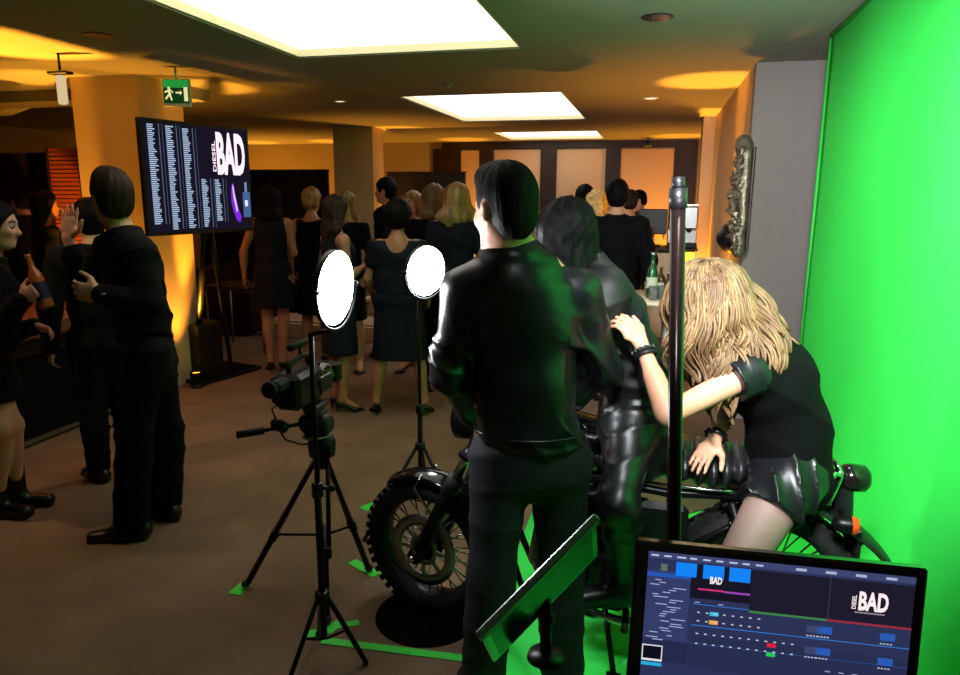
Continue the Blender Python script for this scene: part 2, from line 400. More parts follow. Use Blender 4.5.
def stand(x, y, face, H=1.72, fem=False, arms=None, lean=0.0, headdir=None, headtilt=0.0, stance=0.10, z0=0.0, legs=None):
    """joints of a standing figure; face = heading angle of the body from +Y, anticlockwise"""
    J = Pose(); s = H/1.75; J.s = s; J.fem = fem; heel = 0.06 if fem else 0.0
    f = A(-sin(face), cos(face), 0); r = A(cos(face), sin(face), 0); J.f = f; J.r = r; b = A(x, y, z0)
    L = lambda a, c, d: b+r*a*s+f*(c*s+max(0, d-.9)*lean*s)+UP*d*s
    J.hip = [L(g*(.092 if not fem else .095), 0, .90) for g in (-1, 1)]
    J.pel = L(0, 0, .95); J.waist = L(0, .005, 1.10); J.chest = L(0, 0, 1.29); J.neckb = L(0, -.015, 1.455); 
    J.head = L(0, .025, 1.63); J.ank = [L(g*stance, -.02, .09) for g in (-1, 1)]; J.knee = [L(g*(stance+.088)/2, .02, .49) for g in (-1, 1)]
    J.toe = [nrm(f+r*g*.25) for g in (-1, 1)]
    if legs:
        for i, (a, c) in legs.items(): J.ank[i] = L(a, c, .09); J.knee[i] = (J.hip[i]+J.ank[i])/2+f*.03*s
    sw = .178 if not fem else .158
    J.sh = [L(g*sw, -.01, 1.40) for g in (-1, 1)]
    if arms is None: arms = ((A(-.09, -.02, -.27), A(-.01, .06, -.25)), (A(.09, -.02, -.27), A(.01, .06, -.25)))
    J.el = []; J.wr = []
    for i in (0, 1):
        e, w = arms[i]; T = lambda v: r*v[0]*s+f*v[1]*s+UP*v[2]*s
        e = nrm(e)*.285; w = nrm(w)*.255
        J.el.append(J.sh[i]+T(e)); J.wr.append(J.el[i]+T(w))
    J.hd = [nrm(J.wr[i]-J.el[i]) for i in (0, 1)]; J.hn = [r*(1 if i == 0 else -1) for i in (0, 1)]; J.ht = [f, f]; J.curl = [.4, .4]
    h = face if headdir is None else headdir; J.hf = A(-sin(h), cos(h), -headtilt); J.hu = UP
    J.heel = heel; J.gnd = [0.0, 0.0]; return J
def limbs(J): return nrm(J.sh[1]-J.sh[0]), nrm(J.hip[1]-J.hip[0])
def body(J, parent, skin=SKIN, res=.014, hands=True, legs=True, feet=True):
    s = J.s; m = .88 if J.fem else 1.0; us, uh = limbs(J); P, sub = head_prims(J.head, J.hf, J.hu, s*(.96 if J.fem else 1.0), J.fem)
    fr = nrm(np.cross(UP, us)) if abs(us[2]) < .9 else J.f
    P += [Cone(J.neckb, J.head-nrm(J.hu)*.05*s-nrm(J.hf)*.015, .056*m*s, .050*m*s, k=.03),
          Loft(J.neckb-nrm(J.neckb-J.chest)*.07*s, J.neckb, .12*m*s, .07*s, .06*s, .05*s, us, k=.05),
          Loft(J.chest, J.neckb-nrm(J.neckb-J.chest)*.06*s, .150*m*s, .098*m*s, .14*m*s, .075*m*s, us, k=.05),
          Loft(J.waist, J.chest, .128*m*s, .092*m*s, .150*m*s, .098*m*s, us, k=.05),
          Loft(J.pel, J.waist, (.155 if J.fem else .15)*s, .105*s, .125*m*s, .09*s, uh, k=.05)]
    if J.fem:
        n = nrm(np.cross(J.neckb-J.waist, us))*-1
        if n@J.f < 0: n = -n
        P += [Ell(J.chest+us*g*.07*s+n*.075*s-UP*0.01, us, n, .06*s, .055*s, .06*s, k=.04) for g in (-1, 1)]
    for i in (0, 1):
        P += [Ell(J.sh[i], us, UP, .062*m*s, .058*m*s, .058*m*s, k=.05), Cone(J.sh[i], J.el[i], .052*m*s, .040*m*s, k=.03), Cone(J.el[i], J.wr[i], .041*m*s, .026*m*s, k=.02)]
        mid = J.el[i]*.75+J.wr[i]*.25; P.append(Cone(J.el[i]*.9+J.wr[i]*.1, J.el[i]*.5+J.wr[i]*.5, .041*m*s, .034*m*s, k=.02))
        if hands: P += hand(J.wr[i], J.hd[i], J.hn[i], J.ht[i], J.curl[i], s*(.93 if J.fem else 1.02))
        if legs:
            h, k, a = J.hip[i], J.knee[i], J.ank[i]; bk = nrm(np.cross(np.cross(k-h, a-k), k-a)) if np.linalg.norm(np.cross(k-h, a-k)) > .02 else -J.f
            if bk@J.f > 0: bk = -bk
            P += [Cone(h, k, (.088 if not J.fem else .084)*s, .055*s, k=.04), Cone(k, a, .050*s, .036*s, k=.03), Ell(k*.68+a*.32+bk*.018, a-k, bk, .13*s, .052*s, .05*s, k=.04)]
            if feet:
                t = J.toe[i]; hl = J.heel
                q_ = a+t*.12*s; q_ = A(q_[0], q_[1], J.gnd[i]+.032); P += [Loft(a-UP*.03*s-t*.015, q_, .033*s, .032*s, .038*s, .020*s, np.cross(UP, t), k=.03)]
    if parent is not None: return sdf('body', P, res, skin, parent, sub=sub)
    return P, sub
def torso_wear(J, grow=.02, arms='long', hem=.0, res=.014, amp=.004, freq=14, seed=1, name='jacket', m=None, parent=None, sleeve_r=.0, collar=True, hem_pt=None, extra=(), loose=1.0, cutneck=True, sub=()):
    s = J.s; q = .88 if J.fem else 1.0; us, uh = limbs(J); g = grow
    tn = nrm(J.neckb-J.chest)
    P = [Loft(J.neckb-tn*.075*s, J.neckb-tn*.02*s, .13*q*s+g, .075*s+g, .065*s+g, .055*s+g, us, k=.05),
         Loft(J.chest, J.neckb-tn*.06*s, .155*q*s+g, .10*q*s+g, .145*q*s+g, .078*q*s+g, us, k=.05),
         Loft(J.waist, J.chest, (.132*q*s+g)*loose, .095*q*s+g, .155*q*s+g, .10*q*s+g, us, k=.06),
         Loft(J.pel-UP*hem, J.waist, .152*s+g, .108*s+g, (.130*q*s+g)*loose, .092*s+g, uh, k=.06)]
    if J.fem:
        n = nrm(np.cross(J.neckb-J.waist, us)); n = -n if n@J.f < 0 else n
        P += [Ell(J.chest+us*d*.068*s+n*.075*s-UP*.01, us, n, .062*s+g, .055*s+g*.6, .06*s+g, k=.05) for d in (-1, 1)]
    for i in (0, 1):
        r1 = .058*q*s+g+sleeve_r; r2 = .044*q*s+g+sleeve_r; r3 = .032*q*s+g*.9+sleeve_r*.6
        if arms in ('long', 'short'): P.append(Ell(J.sh[i], us, UP, .062*q*s+g, .06*q*s+g, .06*q*s+g, k=.05))
        if arms == 'long': P += [Cone(J.sh[i], J.el[i], r1, r2, k=.03), Cone(J.el[i], J.wr[i]-nrm(J.wr[i]-J.el[i])*.005, r2, r3, k=.03)]
        elif arms == 'short': P.append(Cone(J.sh[i], J.sh[i]*.55+J.el[i]*.45, r1, r1*.95, k=.03))
        elif arms == 'none': P.append(Ell(J.sh[i]*.8+J.neckb*.2, us, UP, .05*q*s, .05*s, .045*s, k=.05))
    if collar: P.append(Ring(J.neckb+tn*.012*s, tn, .066*q*s+g*.4, .018*s, k=.02))
    P += list(extra); cut = []
    if cutneck: cut.append(half(J.neckb+tn*(.045 if collar else -.005)*s, tn))
    if hem_pt is not None: cut.append(half(hem_pt, -UP))
    for i in (0, 1):
        if arms == 'long': pass
    return sdf(name, P, res, m, parent, cut=cut, sub=sub, disp=folds(amp, freq, seed) if amp else None)
def skirt(J, zend, w0=.16, w1=.20, d1=.14, res=.014, m=NAVY, parent=None, name='skirt', amp=.004, seed=3, top=None):
    us, uh = limbs(J); t = J.waist if top is None else top; P = [Loft(J.pel+UP*.02, t, w0*J.s+.012, .12*J.s, .125*J.s, .095*J.s, uh, k=.05),
        Loft(A(J.pel[0], J.pel[1], zend), J.pel, w1*J.s, d1*J.s, w0*J.s+.012, .125*J.s, uh, k=.05)]
    return sdf(name, P, res, m, parent, cut=[half(A(0, 0, zend+.01), -UP)], disp=folds(amp, 12, seed, (1, .3, .1)))
def trousers(J, parent, m=SUIT, res=.014, g=.016, name='trousers', amp=.004, seed=5, top=.05, loose=.012, stop=.02):
    s = J.s; us, uh = limbs(J); P = [Loft(J.pel-UP*.05*s, J.pel+UP*top*s, .15*s+g, .108*s+g, .14*s+g, .10*s+g, uh, k=.05)]
    for i in (0, 1):
        h, k, a = J.hip[i], J.knee[i], J.ank[i]
        P += [Cone(h, k, .090*s+g, .060*s+g, k=.04), Cone(k, a+nrm(k-a)*stop, .058*s+g, .042*s+g+loose, k=.04), Ell(k*.7+a*.3-J.f*.012, a-k, J.f, .14*s, .058*s+g, .054*s+g, k=.04)]
    return sdf(name, P, res, m, parent, disp=folds(amp, 12, seed, (0, 0.1, 1)))
def shoe(J, i, parent, m, res=.008, kind='flat', sub=None):
    s = J.s; a = J.ank[i]; t = nrm(J.toe[i]); t = nrm(A(t[0], t[1], 0)); w = np.cross(UP, t); g = J.gnd[i]
    z = lambda h: UP*(h-a[2]+g)
    if kind == 'heel':
        hl = .07; P = [Loft(a+t*.10*s+z(.018), a+t*.17*s+z(.014), .040*s, .018*s, .022*s, .013*s, w, k=.02), Loft(a-t*.035*s+z(.05+.03), a+t*.10*s+z(.02), .030*s, .028*s, .039*s, .018*s, w, k=.03),
            Cone(a-t*.05*s+z(.09), a-t*.045*s+z(.006), .013, .006, k=.015)]
        if sub is None: return sdf('shoe', P, res, m, parent, sub=[Loft(a-t*.02*s+z(.13), a+t*.08*s+z(.062), .026*s, .04*s, .03*s, .025*s, w, k=.01)])
    elif kind == 'boot':
        P = [Loft(a-t*.05*s+z(.045), a+t*.16*s+z(.034), .042*s, .043*s, .042*s, .032*s, w, k=.03), Cone(a+z(.05), a+z(.24), .052*s, .058*s, k=.04), Loft(a-t*.05*s+z(.012), a+t*.175*s+z(.012), .045*s, .012, .045*s, .012, w, k=.008)]
    else:
        P = [Loft(a-t*.055*s+z(.05), a+t*.05*s+z(.05), .040*s, .045*s, .045*s, .042*s, w, k=.03), Loft(a+t*.05*s+z(.035), a+t*.18*s+z(.026), .046*s, .032*s, .034*s, .022*s, w, k=.03), Loft(a-t*.06*s+z(.01), a+t*.19*s+z(.01), .044*s, .01, .040*s, .01, w, k=.008)]
    return sdf('shoe', P, res, m, parent, cut=[half(A(0, 0, g+.001), -UP)])
def short_hair(J, parent, m=HAIRD, res=.008, g=.012, amp=.003, quiff=.0, low=.062, side=1.0):
    c, f, s = J.head, nrm(J.hf), J.s; u = ortho(f, J.hu); r = np.cross(f, u)
    P = [Ell(c+u*.034*s-f*.014*s, r, f, .078*s+g*side, .10*s+g*.8, .094*s+g, k=.02), Ell(c-u*.03*s-f*.05*s, r, f, .058*s+g*side, .045*s+g*.5, .06*s, k=.03)]
    if quiff: P.append(Ell(c+u*.10*s+f*.045*s, r, f, .055*s, .05*s, .03*s+quiff, k=.03))
    cut = [half(c+f*.045*s+u*.0*s, nrm(f*.9-u*.62)), half(c-u*low*s, nrm(-u*.95+f*.45))]
    sb = [Ell(c-u*.014*s-f*.006*s+r*g_*.1*s, r, u, .036*s, .040*s, .030*s, k=.01) for g_ in (-1, 1)]
    return sdf('hair', P, res, m, parent, cut=cut, sub=sb, disp=strands(amp, 110, c))
def long_hair(J, parent, m=HAIRD, res=.010, L=.33, amp=.005, w=.10, back=.0, seed=0, front=True, curly=0.0, name='hair'):
    c, f, s = J.head, nrm(J.hf), J.s; u = ortho(f, J.hu); r = np.cross(f, u); dn = -UP
    P = [Ell(c+u*.030*s-f*.014*s, r, f, .086*s, .108*s, .102*s, k=.03),
         Loft(c-f*.045*s+u*.03, c-f*(.065+back)*s+dn*(.16)*s, .085*s, .065*s, w*s, .055*s, r, k=.05),
         Loft(c-f*(.065+back)*s+dn*.15*s, c-f*(.075+back)*s+dn*L*s, w*s, .055*s, w*.75*s, .028*s, r, k=.05)]
    for g in (-1, 1): P.append(Loft(c+r*g*.07*s+u*.05*s, c+r*g*.088*s+dn*.17*s-f*.01, .035*s, .05*s, .022*s, .035*s, r, k=.03))
    cut = [half(c+f*.052*s+u*.02*s, nrm(f*.92-u*.45))]
    d0 = strands(amp, 110, c, seed)
    dd = d0 if not curly else (lambda X, Y, Z: d0(X, Y, Z)-curly*np.sin(Z*75+3*np.sin(X*40)+seed)*np.sin(X*60+Y*55+2*np.sin(Z*30)))
    return sdf(name, P, res, m, parent, cut=cut, disp=dd)
def person(label, base, group=None): return empty('person', (base[0], base[1], base[2] if len(base) > 2 else 0), label, 'person', group)
def eyes(J, parent):
    f = nrm(J.hf); u = ortho(f, J.hu); r = np.cross(f, u); c = J.head; s = J.s
    for g in (-1, 1):
        mb = MB(); p = c+u*.004*s+f*.076*s+r*g*.031*s; mb.ball(p, .0125*s, mat('eye_white', S(150, 142, 138), .3), n=12); mb.ball(p+f*.0055, .0085*s, mat('eye_iris', S(40, 25, 18), .15), n=10)
        mb.build('eye', None, parent)
        mb = MB(); mb.tube([c+u*.028*s+f*.087*s+r*g*.014*s, c+u*.034*s+f*.084*s+r*g*.032*s, c+u*.026*s+f*.07*s+r*g*.05*s], [.003, .004, .002], HAIRD, n=6); mb.build('eyebrow', None, parent)
# ---------------------------------------------------------------- the room
CEIL = 2.6
CARPET = mat('carpet', S(126, 100, 80), 0.95, bump=0.5, bscale=260, var=0.12, vscale=3)
CEILM = mat('ceiling_paint', S(148, 140, 128), 0.9, bump=0.05, bscale=60)
WALLW = mat('warm_wall_paint', S(170, 150, 128), 0.8, bump=0.08, bscale=60)
PILM = mat('pillar_paint', S(196, 168, 132), 0.8, bump=0.08, bscale=60)
GREYW = mat('grey_wall_paint', S(132, 123, 119), 0.85, bump=0.1, bscale=50)
WOOD = mat('dark_wood', S(40, 22, 16), 0.45, bump=0.15, bscale=30, kind='wave', stretch=(1, 1, .1), var=.3, vscale=8)
PANEL = mat('beige_panel', S(205, 170, 135), 0.7, bump=0.04)
DARKP = mat('dark_partition', S(26, 18, 18), 0.6, bump=0.1)
def sbox(name, lo, hi, m, kind='structure'):
    lo = np.array(lo, float); hi = np.array(hi, float); b = MB(); b.box((lo+hi)/2, hi-lo, m=m); return b.build(name, m, kind=kind)
XL, XR, YB, YF = -9.0, 1.25, 12.4, -1.2
sbox('floor', (XL-.1, YF-.1, -.1), (XR+.9, YB+.2, 0), CARPET)
# ceiling with three recesses
PX0, PX1 = -2.46, -.88; PY = [(2.3, 4.68), (6.65, 9.05), (10.65, 12.15)]; RD = .06
b = MB(); y = YF-.1
for (y0, y1) in PY:
    b.box(((XL+XR+.8)/2, (y+y0)/2, CEIL+.1), (XR+.9-XL, y0-y, .2), m=CEILM)
    b.box(((XL+PX0)/2, (y0+y1)/2, CEIL+.1), (PX0-XL, y1-y0, .2), m=CEILM); b.box(((PX1+XR+.9)/2, (y0+y1)/2, CEIL+.1), (XR+.9-PX1, y1-y0, .2), m=CEILM); y = y1
b.box(((XL+XR+.8)/2, (y+YB+.1)/2, CEIL+.1), (XR+.9-XL, YB+.1-y, .2), m=CEILM)
b.build('ceiling', CEILM, kind='structure')
LTOP = emat('luminous_panel', (1, .95, .82, 1), 2.3); LFR = mat('recess_cream', S(235, 225, 185), .7)
names = ['largest luminous ceiling panel, nearest, cut off by the top edge', 'middle luminous ceiling panel above the crowd', 'small farthest luminous ceiling panel near the back wall']
for (y0, y1), lb in zip(PY, names):
    t = empty('ceiling_light_panel', ((PX0+PX1)/2, (y0+y1)/2, CEIL), lb, 'ceiling light', 'luminous ceiling panels')
    b = MB(); b.box(((PX0+PX1)/2, (y0+y1)/2, CEIL+RD), (PX1-PX0-.02, y1-y0-.02, .01)); b.build('diffuser', LTOP, t)
    b = MB()
    for x in (PX0+.011, PX1-.011): b.box((x, (y0+y1)/2, CEIL+RD/2+.002), (.02, y1-y0-.004, RD-.012))
    for yy in (y0+.011, y1-.011): b.box(((PX0+PX1)/2, yy, CEIL+RD/2+.002), (PX1-PX0-.045, .018, RD-.012))
    b.build('recess_frame', LFR, t)
sbox('wall_left', (XL-.1, YF, 0), (XL, YB, CEIL), WALLW); sbox('wall_front', (XL, YF-.1, 0), (XR+.8, YF, CEIL), WALLW)
sbox('wall_back', (XL, YB, 0), (XR+.8, YB+.1, CEIL), WALLW)
sbox('wall_right', (XR, YF, 0), (XR+.1, 5.5, CEIL), GREYW)
# grey column and the wall running back from it
GX = .635
sbox('wall_column', (GX, 5.5, 0), (XR+.1, 5.62, CEIL), GREYW)
sbox('wall_side', (GX, 5.622, 0), (GX+.12, 9.3, CEIL), PILM)
sbox('pillar', (GX-.14, 8.95, 0), (GX-.002, 9.3, CEIL), PILM)
sbox('wall_alcove', (XR+.1, 9.3, 0), (XR+.2, YB, CEIL), PILM); sbox('wall_alcove_return', (GX, 9.302, 0), (XR+.1, 9.42, CEIL), PILM)
# pillars
sbox('pillar', (-4.66, 5.0, 0), (-4.03, 5.55, CEIL), PILM)
sbox('pillar', (-4.45, 9.4, 0), (-3.86, 9.8, CEIL), PILM)
sbox('beam', (XL, 5.552, CEIL-.10), (-4.0, 5.9, CEIL-.001), CEILM)
# back wall woodwork
b = MB(); x0 = -3.75; x1 = .62; yb = YB-.03
b.box(((x0+x1)/2, yb, 2.53), (x1-x0, .06, .10), m=WOOD)
px = [(434, 480), (494, 541), (557, 606), (621, 674)]
ed = [(aty(a, 160, YB)[0], aty(c, 160, YB)[0]) for a, c in px]; prev = x0+.35
for a, c in ed:
    b.box(((prev+a)/2, yb, 1.24), (a-prev, .06, 2.48), m=WOOD); prev = c
b.box(((prev+x1)/2, yb, 1.24), (x1-prev, .06, 2.48), m=WOOD)
b.build('trim_1', WOOD, kind='structure')
for i, (a, c) in enumerate(ed):
    t = MB(); t.box(((a+c)/2, YB-.015, 1.27), (c-a-.004, .028, 2.36), m=PANEL); o = t.build('door_%d' % (i+1), PANEL, kind='structure')
    h = MB(); h.box((c-.09, YB-.06, 1.05), (.02, .05, .18), bev=.005); h.build('door_handle', STEEL, o)
sbox('baseboard_back', (XL, YB-.09, 0), (-3.42, YB-.001, .1), WOOD)
# dark partitions standing in the hall
def partition(x0, x1, y, h, lab):
    t = empty('room_partition', ((x0+x1)/2, y, 0), lab, 'partition', None)
    b = MB(); b.box(((x0+x1)/2, y, h/2), (x1-x0, .06, h), m=DARKP); b.build('panel', DARKP, t)
    b = MB(); b.box(((x0+x1)/2, y, h+.012), (x1-x0+.02, .08, .022)); b.build('top_rail', WOOD, t)
    for x in (x0+.1, x1-.1):
        f = MB(); f.box((x, y-.1, .02), (.08, .12, .036), bev=.01); f.build('foot', BLACKM, t)
partition(-6.6, -4.5, 9.3, 2.0, 'long black partition behind the women, left of the centre pillar')
partition(-3.78, -2.62, 9.75, 1.98, 'short dark partition right of the centre pillar under the orange wall')
partition(-8.9, -5.75, 7.0, 2.12, 'dark brown partition at the far left behind the man in the suit')
sl = empty('slatted_screen', (-5.2, 6.5, 0), 'orange-lit slatted wooden screen between the dark partition and the left pillar', 'screen')
x0 = aty(51, 180, 6.5)[0]; x1 = aty(73, 180, 6.5)[0]+.12; b = MB()
for i in range(44): b.box(((x0+x1)/2, 6.5, .2+i*.045), (x1-x0, .02, .034), m=None)
b.build('slats', mat('slat_wood', S(150, 70, 36), .5), sl); b = MB()
for x in (x0, x1): b.box((x, 6.5, 1.08), (.03, .05, 2.16))
b.build('frame', WOOD, sl)
# amber uplights hugging pillars and walls
def uplight(x, y, lab, e=26, aim=(0, 0), cone=75, z=.16, nar=1.0, tgt=None):
    t = empty('floor_uplight', (x, y, 0), lab, 'uplight', 'amber uplights')
    b = MB(); b.lathe((x, y, 0), UP, [(0, 0), (.06, 0), (.06, .02), (.045, .03), (.05, .05), (.055, .13), (.05, .14), (.048, .12), (0, .118)], n=24); b.build('can', BLACKM, t)
    b = MB(); b.lathe((x, y, 0), UP, [(.0, .124), (.046, .124)], n=24); b.build('lens', emat('amber_lens', (1, .4, .03, 1), 5), t)
    lamp('uplight_beam', 'SPOT', (x, y, z), e, AMBER, aim=(x+aim[0], y+aim[1], 2.6), size=.04, cone=cone, blend=.9)
    if nar: lamp('uplight_beam', 'SPOT', (x, y, z), 480*nar, AMBER, aim=(x+aim[0]*.3, y+aim[1]*.3, 2.6) if tgt is None else tgt, size=.02, cone=24, blend=.6)
uplight(-3.86, 5.22, 'amber uplight beside the left pillar behind the suited man', 150, aim=(-.14, .0), cone=60, nar=1.6, tgt=atz(200, 87, 2.6))
uplight(-4.40, 4.84, 'amber uplight in front of the left pillar behind the dark bench', 300, cone=72, aim=(0, .08), nar=1.5, tgt=atz(50, 79, 2.6))
uplight(-5.3, 3.95, 'amber uplight at the far left behind the dark bench', 60, cone=60, aim=(.5, 0), nar=5, tgt=atz(20, 45, 2.6))
uplight(-5.1, 5.6, 'amber uplight left of the left pillar', 120, cone=95, nar=1, tgt=atz(55, 115, 2.6))
uplight(-3.74, 9.62, 'amber uplight at the right face of the centre pillar', 230, cone=90, aim=(-.08, 0), nar=1.2, tgt=atz(400, 129, 2.6))
uplight(-3.2, 11.8, 'amber uplight behind the short partition at the back wall', 200, cone=110, aim=(0, .2))
uplight(-5.6, 11.8, 'amber uplight at the back wall behind the long black partition', 55, cone=110, aim=(0, .2))
uplight(.35, 11.7, 'amber uplight below the rightmost back door', 300, aim=(-.1, .2), cone=110)
uplight(.46, 6.5, 'amber uplight along the ochre wall behind the grey column', 200, aim=(.12, .0), cone=95, nar=2.2, tgt=atz(716, 81, 2.6))
uplight(.56, 8.84, 'amber uplight along the ochre wall near the bar', 240, aim=(0, .12), cone=100, nar=2, tgt=atz(700, 113, 2.6))
uplight(-7.2, 11.8, 'amber uplight at the far left of the back wall', 420, aim=(.1, .2), cone=120)
# small ceiling fittings
def downlight(p, lab, r=.045, lit=True):
    t = empty('downlight', p, lab, 'downlight', 'small round downlights'); b = MB()
    b.lathe(p, -UP, [(r, -.002), (r+.015, -.001), (r+.015, .006), (r, .008)], n=24, closed=True); b.build('trim_ring', WHITE, t)
    b = MB(); b.lathe(p, -UP, [(0, .001), (r, .001)], n=24); b.build('lamp_face', emat('downlight_glow', (1, .9, .7, 1), 1.6) if lit else STEEL, t)
downlight(atz(340, 101, CEIL), 'small round downlight left of the middle ceiling panel', .05)
downlight(atz(651, 98, CEIL), 'small round downlight right of the middle ceiling panel', .06)
p = A(-3.7, 2.3, CEIL); downlight(p, 'added round downlight warming the woman with the bottle, unseen past the left edge', .05); lamp('added_warm_beam', 'SPOT', p-UP*.03, 60, (1, .66, .38), aim=p-UP+A(0, .35, 0), size=.05, cone=95, blend=.8)  # fixture and beam added out of view to warm the left group
for (x, y), lab in (((657, 17), 'round ceiling grille with green reflections at the top right'), ((98, 35), 'round ceiling grille near the top left corner')):
    p = atz(x, y, CEIL); t = empty('ceiling_grille', p, lab, 'ceiling grille', 'round ceiling grilles'); r = .072 if x > 400 else .075
    b = MB(); b.lathe(p, -UP, [(r, -.004), (r+.012, -.003), (r+.012, .004), (r, .006)], n=28, closed=True); b.build('rim', BLACKM, t)
    b = MB(); b.lathe(p, -UP, [(0, .002), (r, .002)], n=28); b.build('back_plate', BLACKP, t)
    b = MB()
    for k in range(-4, 5):
        q = math.sqrt(max(0, r*r-(k*.015)**2))
        b.box(p+A(k*.015, 0, -.004), (.004, 2*q, .004)); b.box(p+A(0, k*.015, -.004), (2*q, .004, .004))
    b.build('mesh_bars', CHROME, t)
p = atz(449, 83, CEIL); t = empty('smoke_detector', p, 'small pale smoke detector on the ceiling between the large panels', 'smoke detector')
b = MB(); b.lathe(p, -UP, [(0, .03), (.03, .03), (.045, .018), (.05, 0)], n=24); b.build('cover', CEILM, t)
b = MB(); b.lathe(p-UP*.03, -UP, [(0, .006), (.012, .005), (.014, 0)], n=16); b.build('sensor_cap', WHITE, t)
p = atz(648, 138, CEIL); t = empty('security_camera', p, 'small black camera hanging from the ceiling by the back doors', 'camera'); b = MB(); b.box(p-UP*.03, (.03, .03, .06)); b.build('mount', BLACKP, t)
b = MB(); b.box(p-UP*.10, (.16, .16, .09), bev=.02); b.lathe(p-UP*.10+A(0, -.08, 0), A(0, -1, 0), [(0, .03), (.03, .03), (.035, 0)], n=16); b.build('body', BLACKP, t)
p = at(62, 90, 5.0); t = empty('wall_lamp', p, 'small upright cream lamp unit hanging left of the left pillar', 'lamp')
b = MB(); b.box(p, (.06, .05, .19), bev=.012); b.build('housing', emat('cream_glow', (1, .75, .4, 1), .7), t); b = MB(); b.box(p+UP*.11, (.16, .07, .02), bev=.006); b.tube([p+UP*.11, A(p[0], p[1], CEIL)], .008); b.build('bracket', BLACKM, t)
# exit sign
p = at(177, 93, 5.5); t = empty('exit_sign', p, 'green and white running-man exit sign on the left pillar', 'exit sign')
ux = nrm(A(.95, .30, 0)); nn = nrm(np.cross(ux, UP)); wd, hg = .20, .20; 
b = MB(); b.box(p, (wd, .03, hg), u=ux, v=-nn, bev=.004); b.tube([p+UP*.09, A(p[0], p[1], CEIL)], .008); b.build('housing', WHITE, t)
b = MB(); q = lambda a, c, k=.018: p+ux*a*wd+UP*c*hg+nn*k
def pl(pts, k=.018, m=None): b.add([q(x, y, k) for x, y in pts], [tuple(range(len(pts)))], m)
pl([(-.46, -.38), (.46, -.38), (.46, .46), (-.46, .46)], .0165); b.build('green_face', emat('exit_green', S(20, 60, 22), .8), t)
b = MB(); pl([(-.46, .18), (.46, .18), (.46, .46), (-.46, .46)], .0168); b.build('lit_band', emat('exit_green_lit', S(40, 150, 60), .9), t)
b = MB(); b.add([q(-.26+.05*cos(a), .16+.05*sin(a), .018) for a in np.linspace(0, 2*pi, 9)[:-1]], [tuple(range(8))])
for P_ in ([(-.32, .10), (-.22, .12), (-.18, -.06), (-.28, -.08)], [(-.28, -.06), (-.20, -.06), (-.14, -.28), (-.2, -.28)], [(-.28, -.04), (-.24, -.1), (-.38, -.26), (-.42, -.2)], [(-.3, .1), (-.28, .04), (-.42, -.02), (-.42, .04)], [(-.22, .1), (-.12, -.02), (-.1, .02), (-.2, .12)],
           [(-.02, -.03), (.14, -.03), (.14, .03), (-.02, .03)], [(.14, -.09), (.22, 0), (.14, .09)], [(.28, -.3), (.42, -.3), (.42, .2), (.28, .2)]): pl(P_)
b.build('pictogram', emat('exit_white', S(235, 225, 160), 1), t)

# ---------------------------------------------------------------- green screen: cloth sweeping down the right wall and out over the floor
gx = .93; y0, y1 = 1.4, 4.62; R_ = .22; prof = [(gx-.0, 2.58), (gx, 1.8), (gx, 1.0), (gx, R_+.05)]
for k in range(0, 9):
    a = pi/2*k/8; prof.append((gx-R_+R_*cos(a), .006+R_-R_*sin(a)))
prof += [(.2, .006), (-.1, .006), (-.56, .006)]
V = []; F = []; ny = 40
for j in range(ny+1):
    yy = y0+(y1-y0)*j/ny
    for (x, z) in prof:
        yl = yy if z > .02 or x > .0 else yy
        V.append((x+.006*sin(yy*5+z*2)*(z > .3), min(yl, 3.5+(x+.56)*.15) if x < .5 else (min(yl, 4.1) if z < .02 else yl), z))
n = len(prof)
for j in range(ny):
    for i in range(n-1): F.append((j*n+i, j*n+i+1, (j+1)*n+i+1, (j+1)*n+i))
b = MB(); b.add(V, F, GREEN, True); gs = b.build('cloth', GREEN); md = gs.modifiers.new('thick', 'SOLIDIFY'); md.thickness = .004
t = empty('green_screen', (gx, 2.2, 0), 'bright green screen backdrop covering the right wall and sweeping onto the floor', 'green screen'); gs.parent = t; gs.location = (-gx, -2.2, 0)
b = MB(); b.tube([(gx-.005, y0, 2.585), (gx-.005, y1, 2.585)], .013); b.build('top_rail', mat('green_rail', S(30, 190, 60), .6), t)
b = MB(); b.tube([(gx, y1+.012, .2), (gx, y1+.012, 2.57)], .012); b.build('edge_pole', mat('green_rail', S(30, 190, 60), .6), t)
# green tape on the carpet
TAPE = mat('green_tape', S(60, 225, 70), .5)
def tape(pts, w, lab, group='green floor tape'):
    P_ = [atz(x, y, .004) for x, y in pts]; b = MB()
    for k, (a, c) in enumerate(zip(P_[:-1], P_[1:])):
        d = nrm(c-a); s_ = np.cross(UP, d)*w/2; z = UP*.0006*k; lo = [a-s_+z, c-s_+z, c+s_+z, a+s_+z]
        b.add(lo+[q-UP*.003 for q in lo], [(0, 1, 2, 3), (4, 7, 6, 5), (0, 4, 5, 1), (1, 5, 6, 2), (2, 6, 7, 3), (3, 7, 4, 0)])
    tag(b.build('floor_tape', TAPE), lab, 'tape', group)
tape([(322, 640), (480, 660)], .038, 'long strip of green tape running right from the light stand')
tape([(303, 634), (326, 632), (340, 622)], .045, 'crumpled green tape piece under the near light stand')
tape([(331, 627), (359, 622)], .035, 'short green tape mark right of the near light stand base')
tape([(234, 594), (246, 583)], .055, 'green tape mark at the left tripod foot')
tape([(352, 561), (377, 575)], .05, 'green tape mark at the right tripod foot')
tape([(363, 509), (376, 504)], .07, 'green tape mark left of the front wheel')
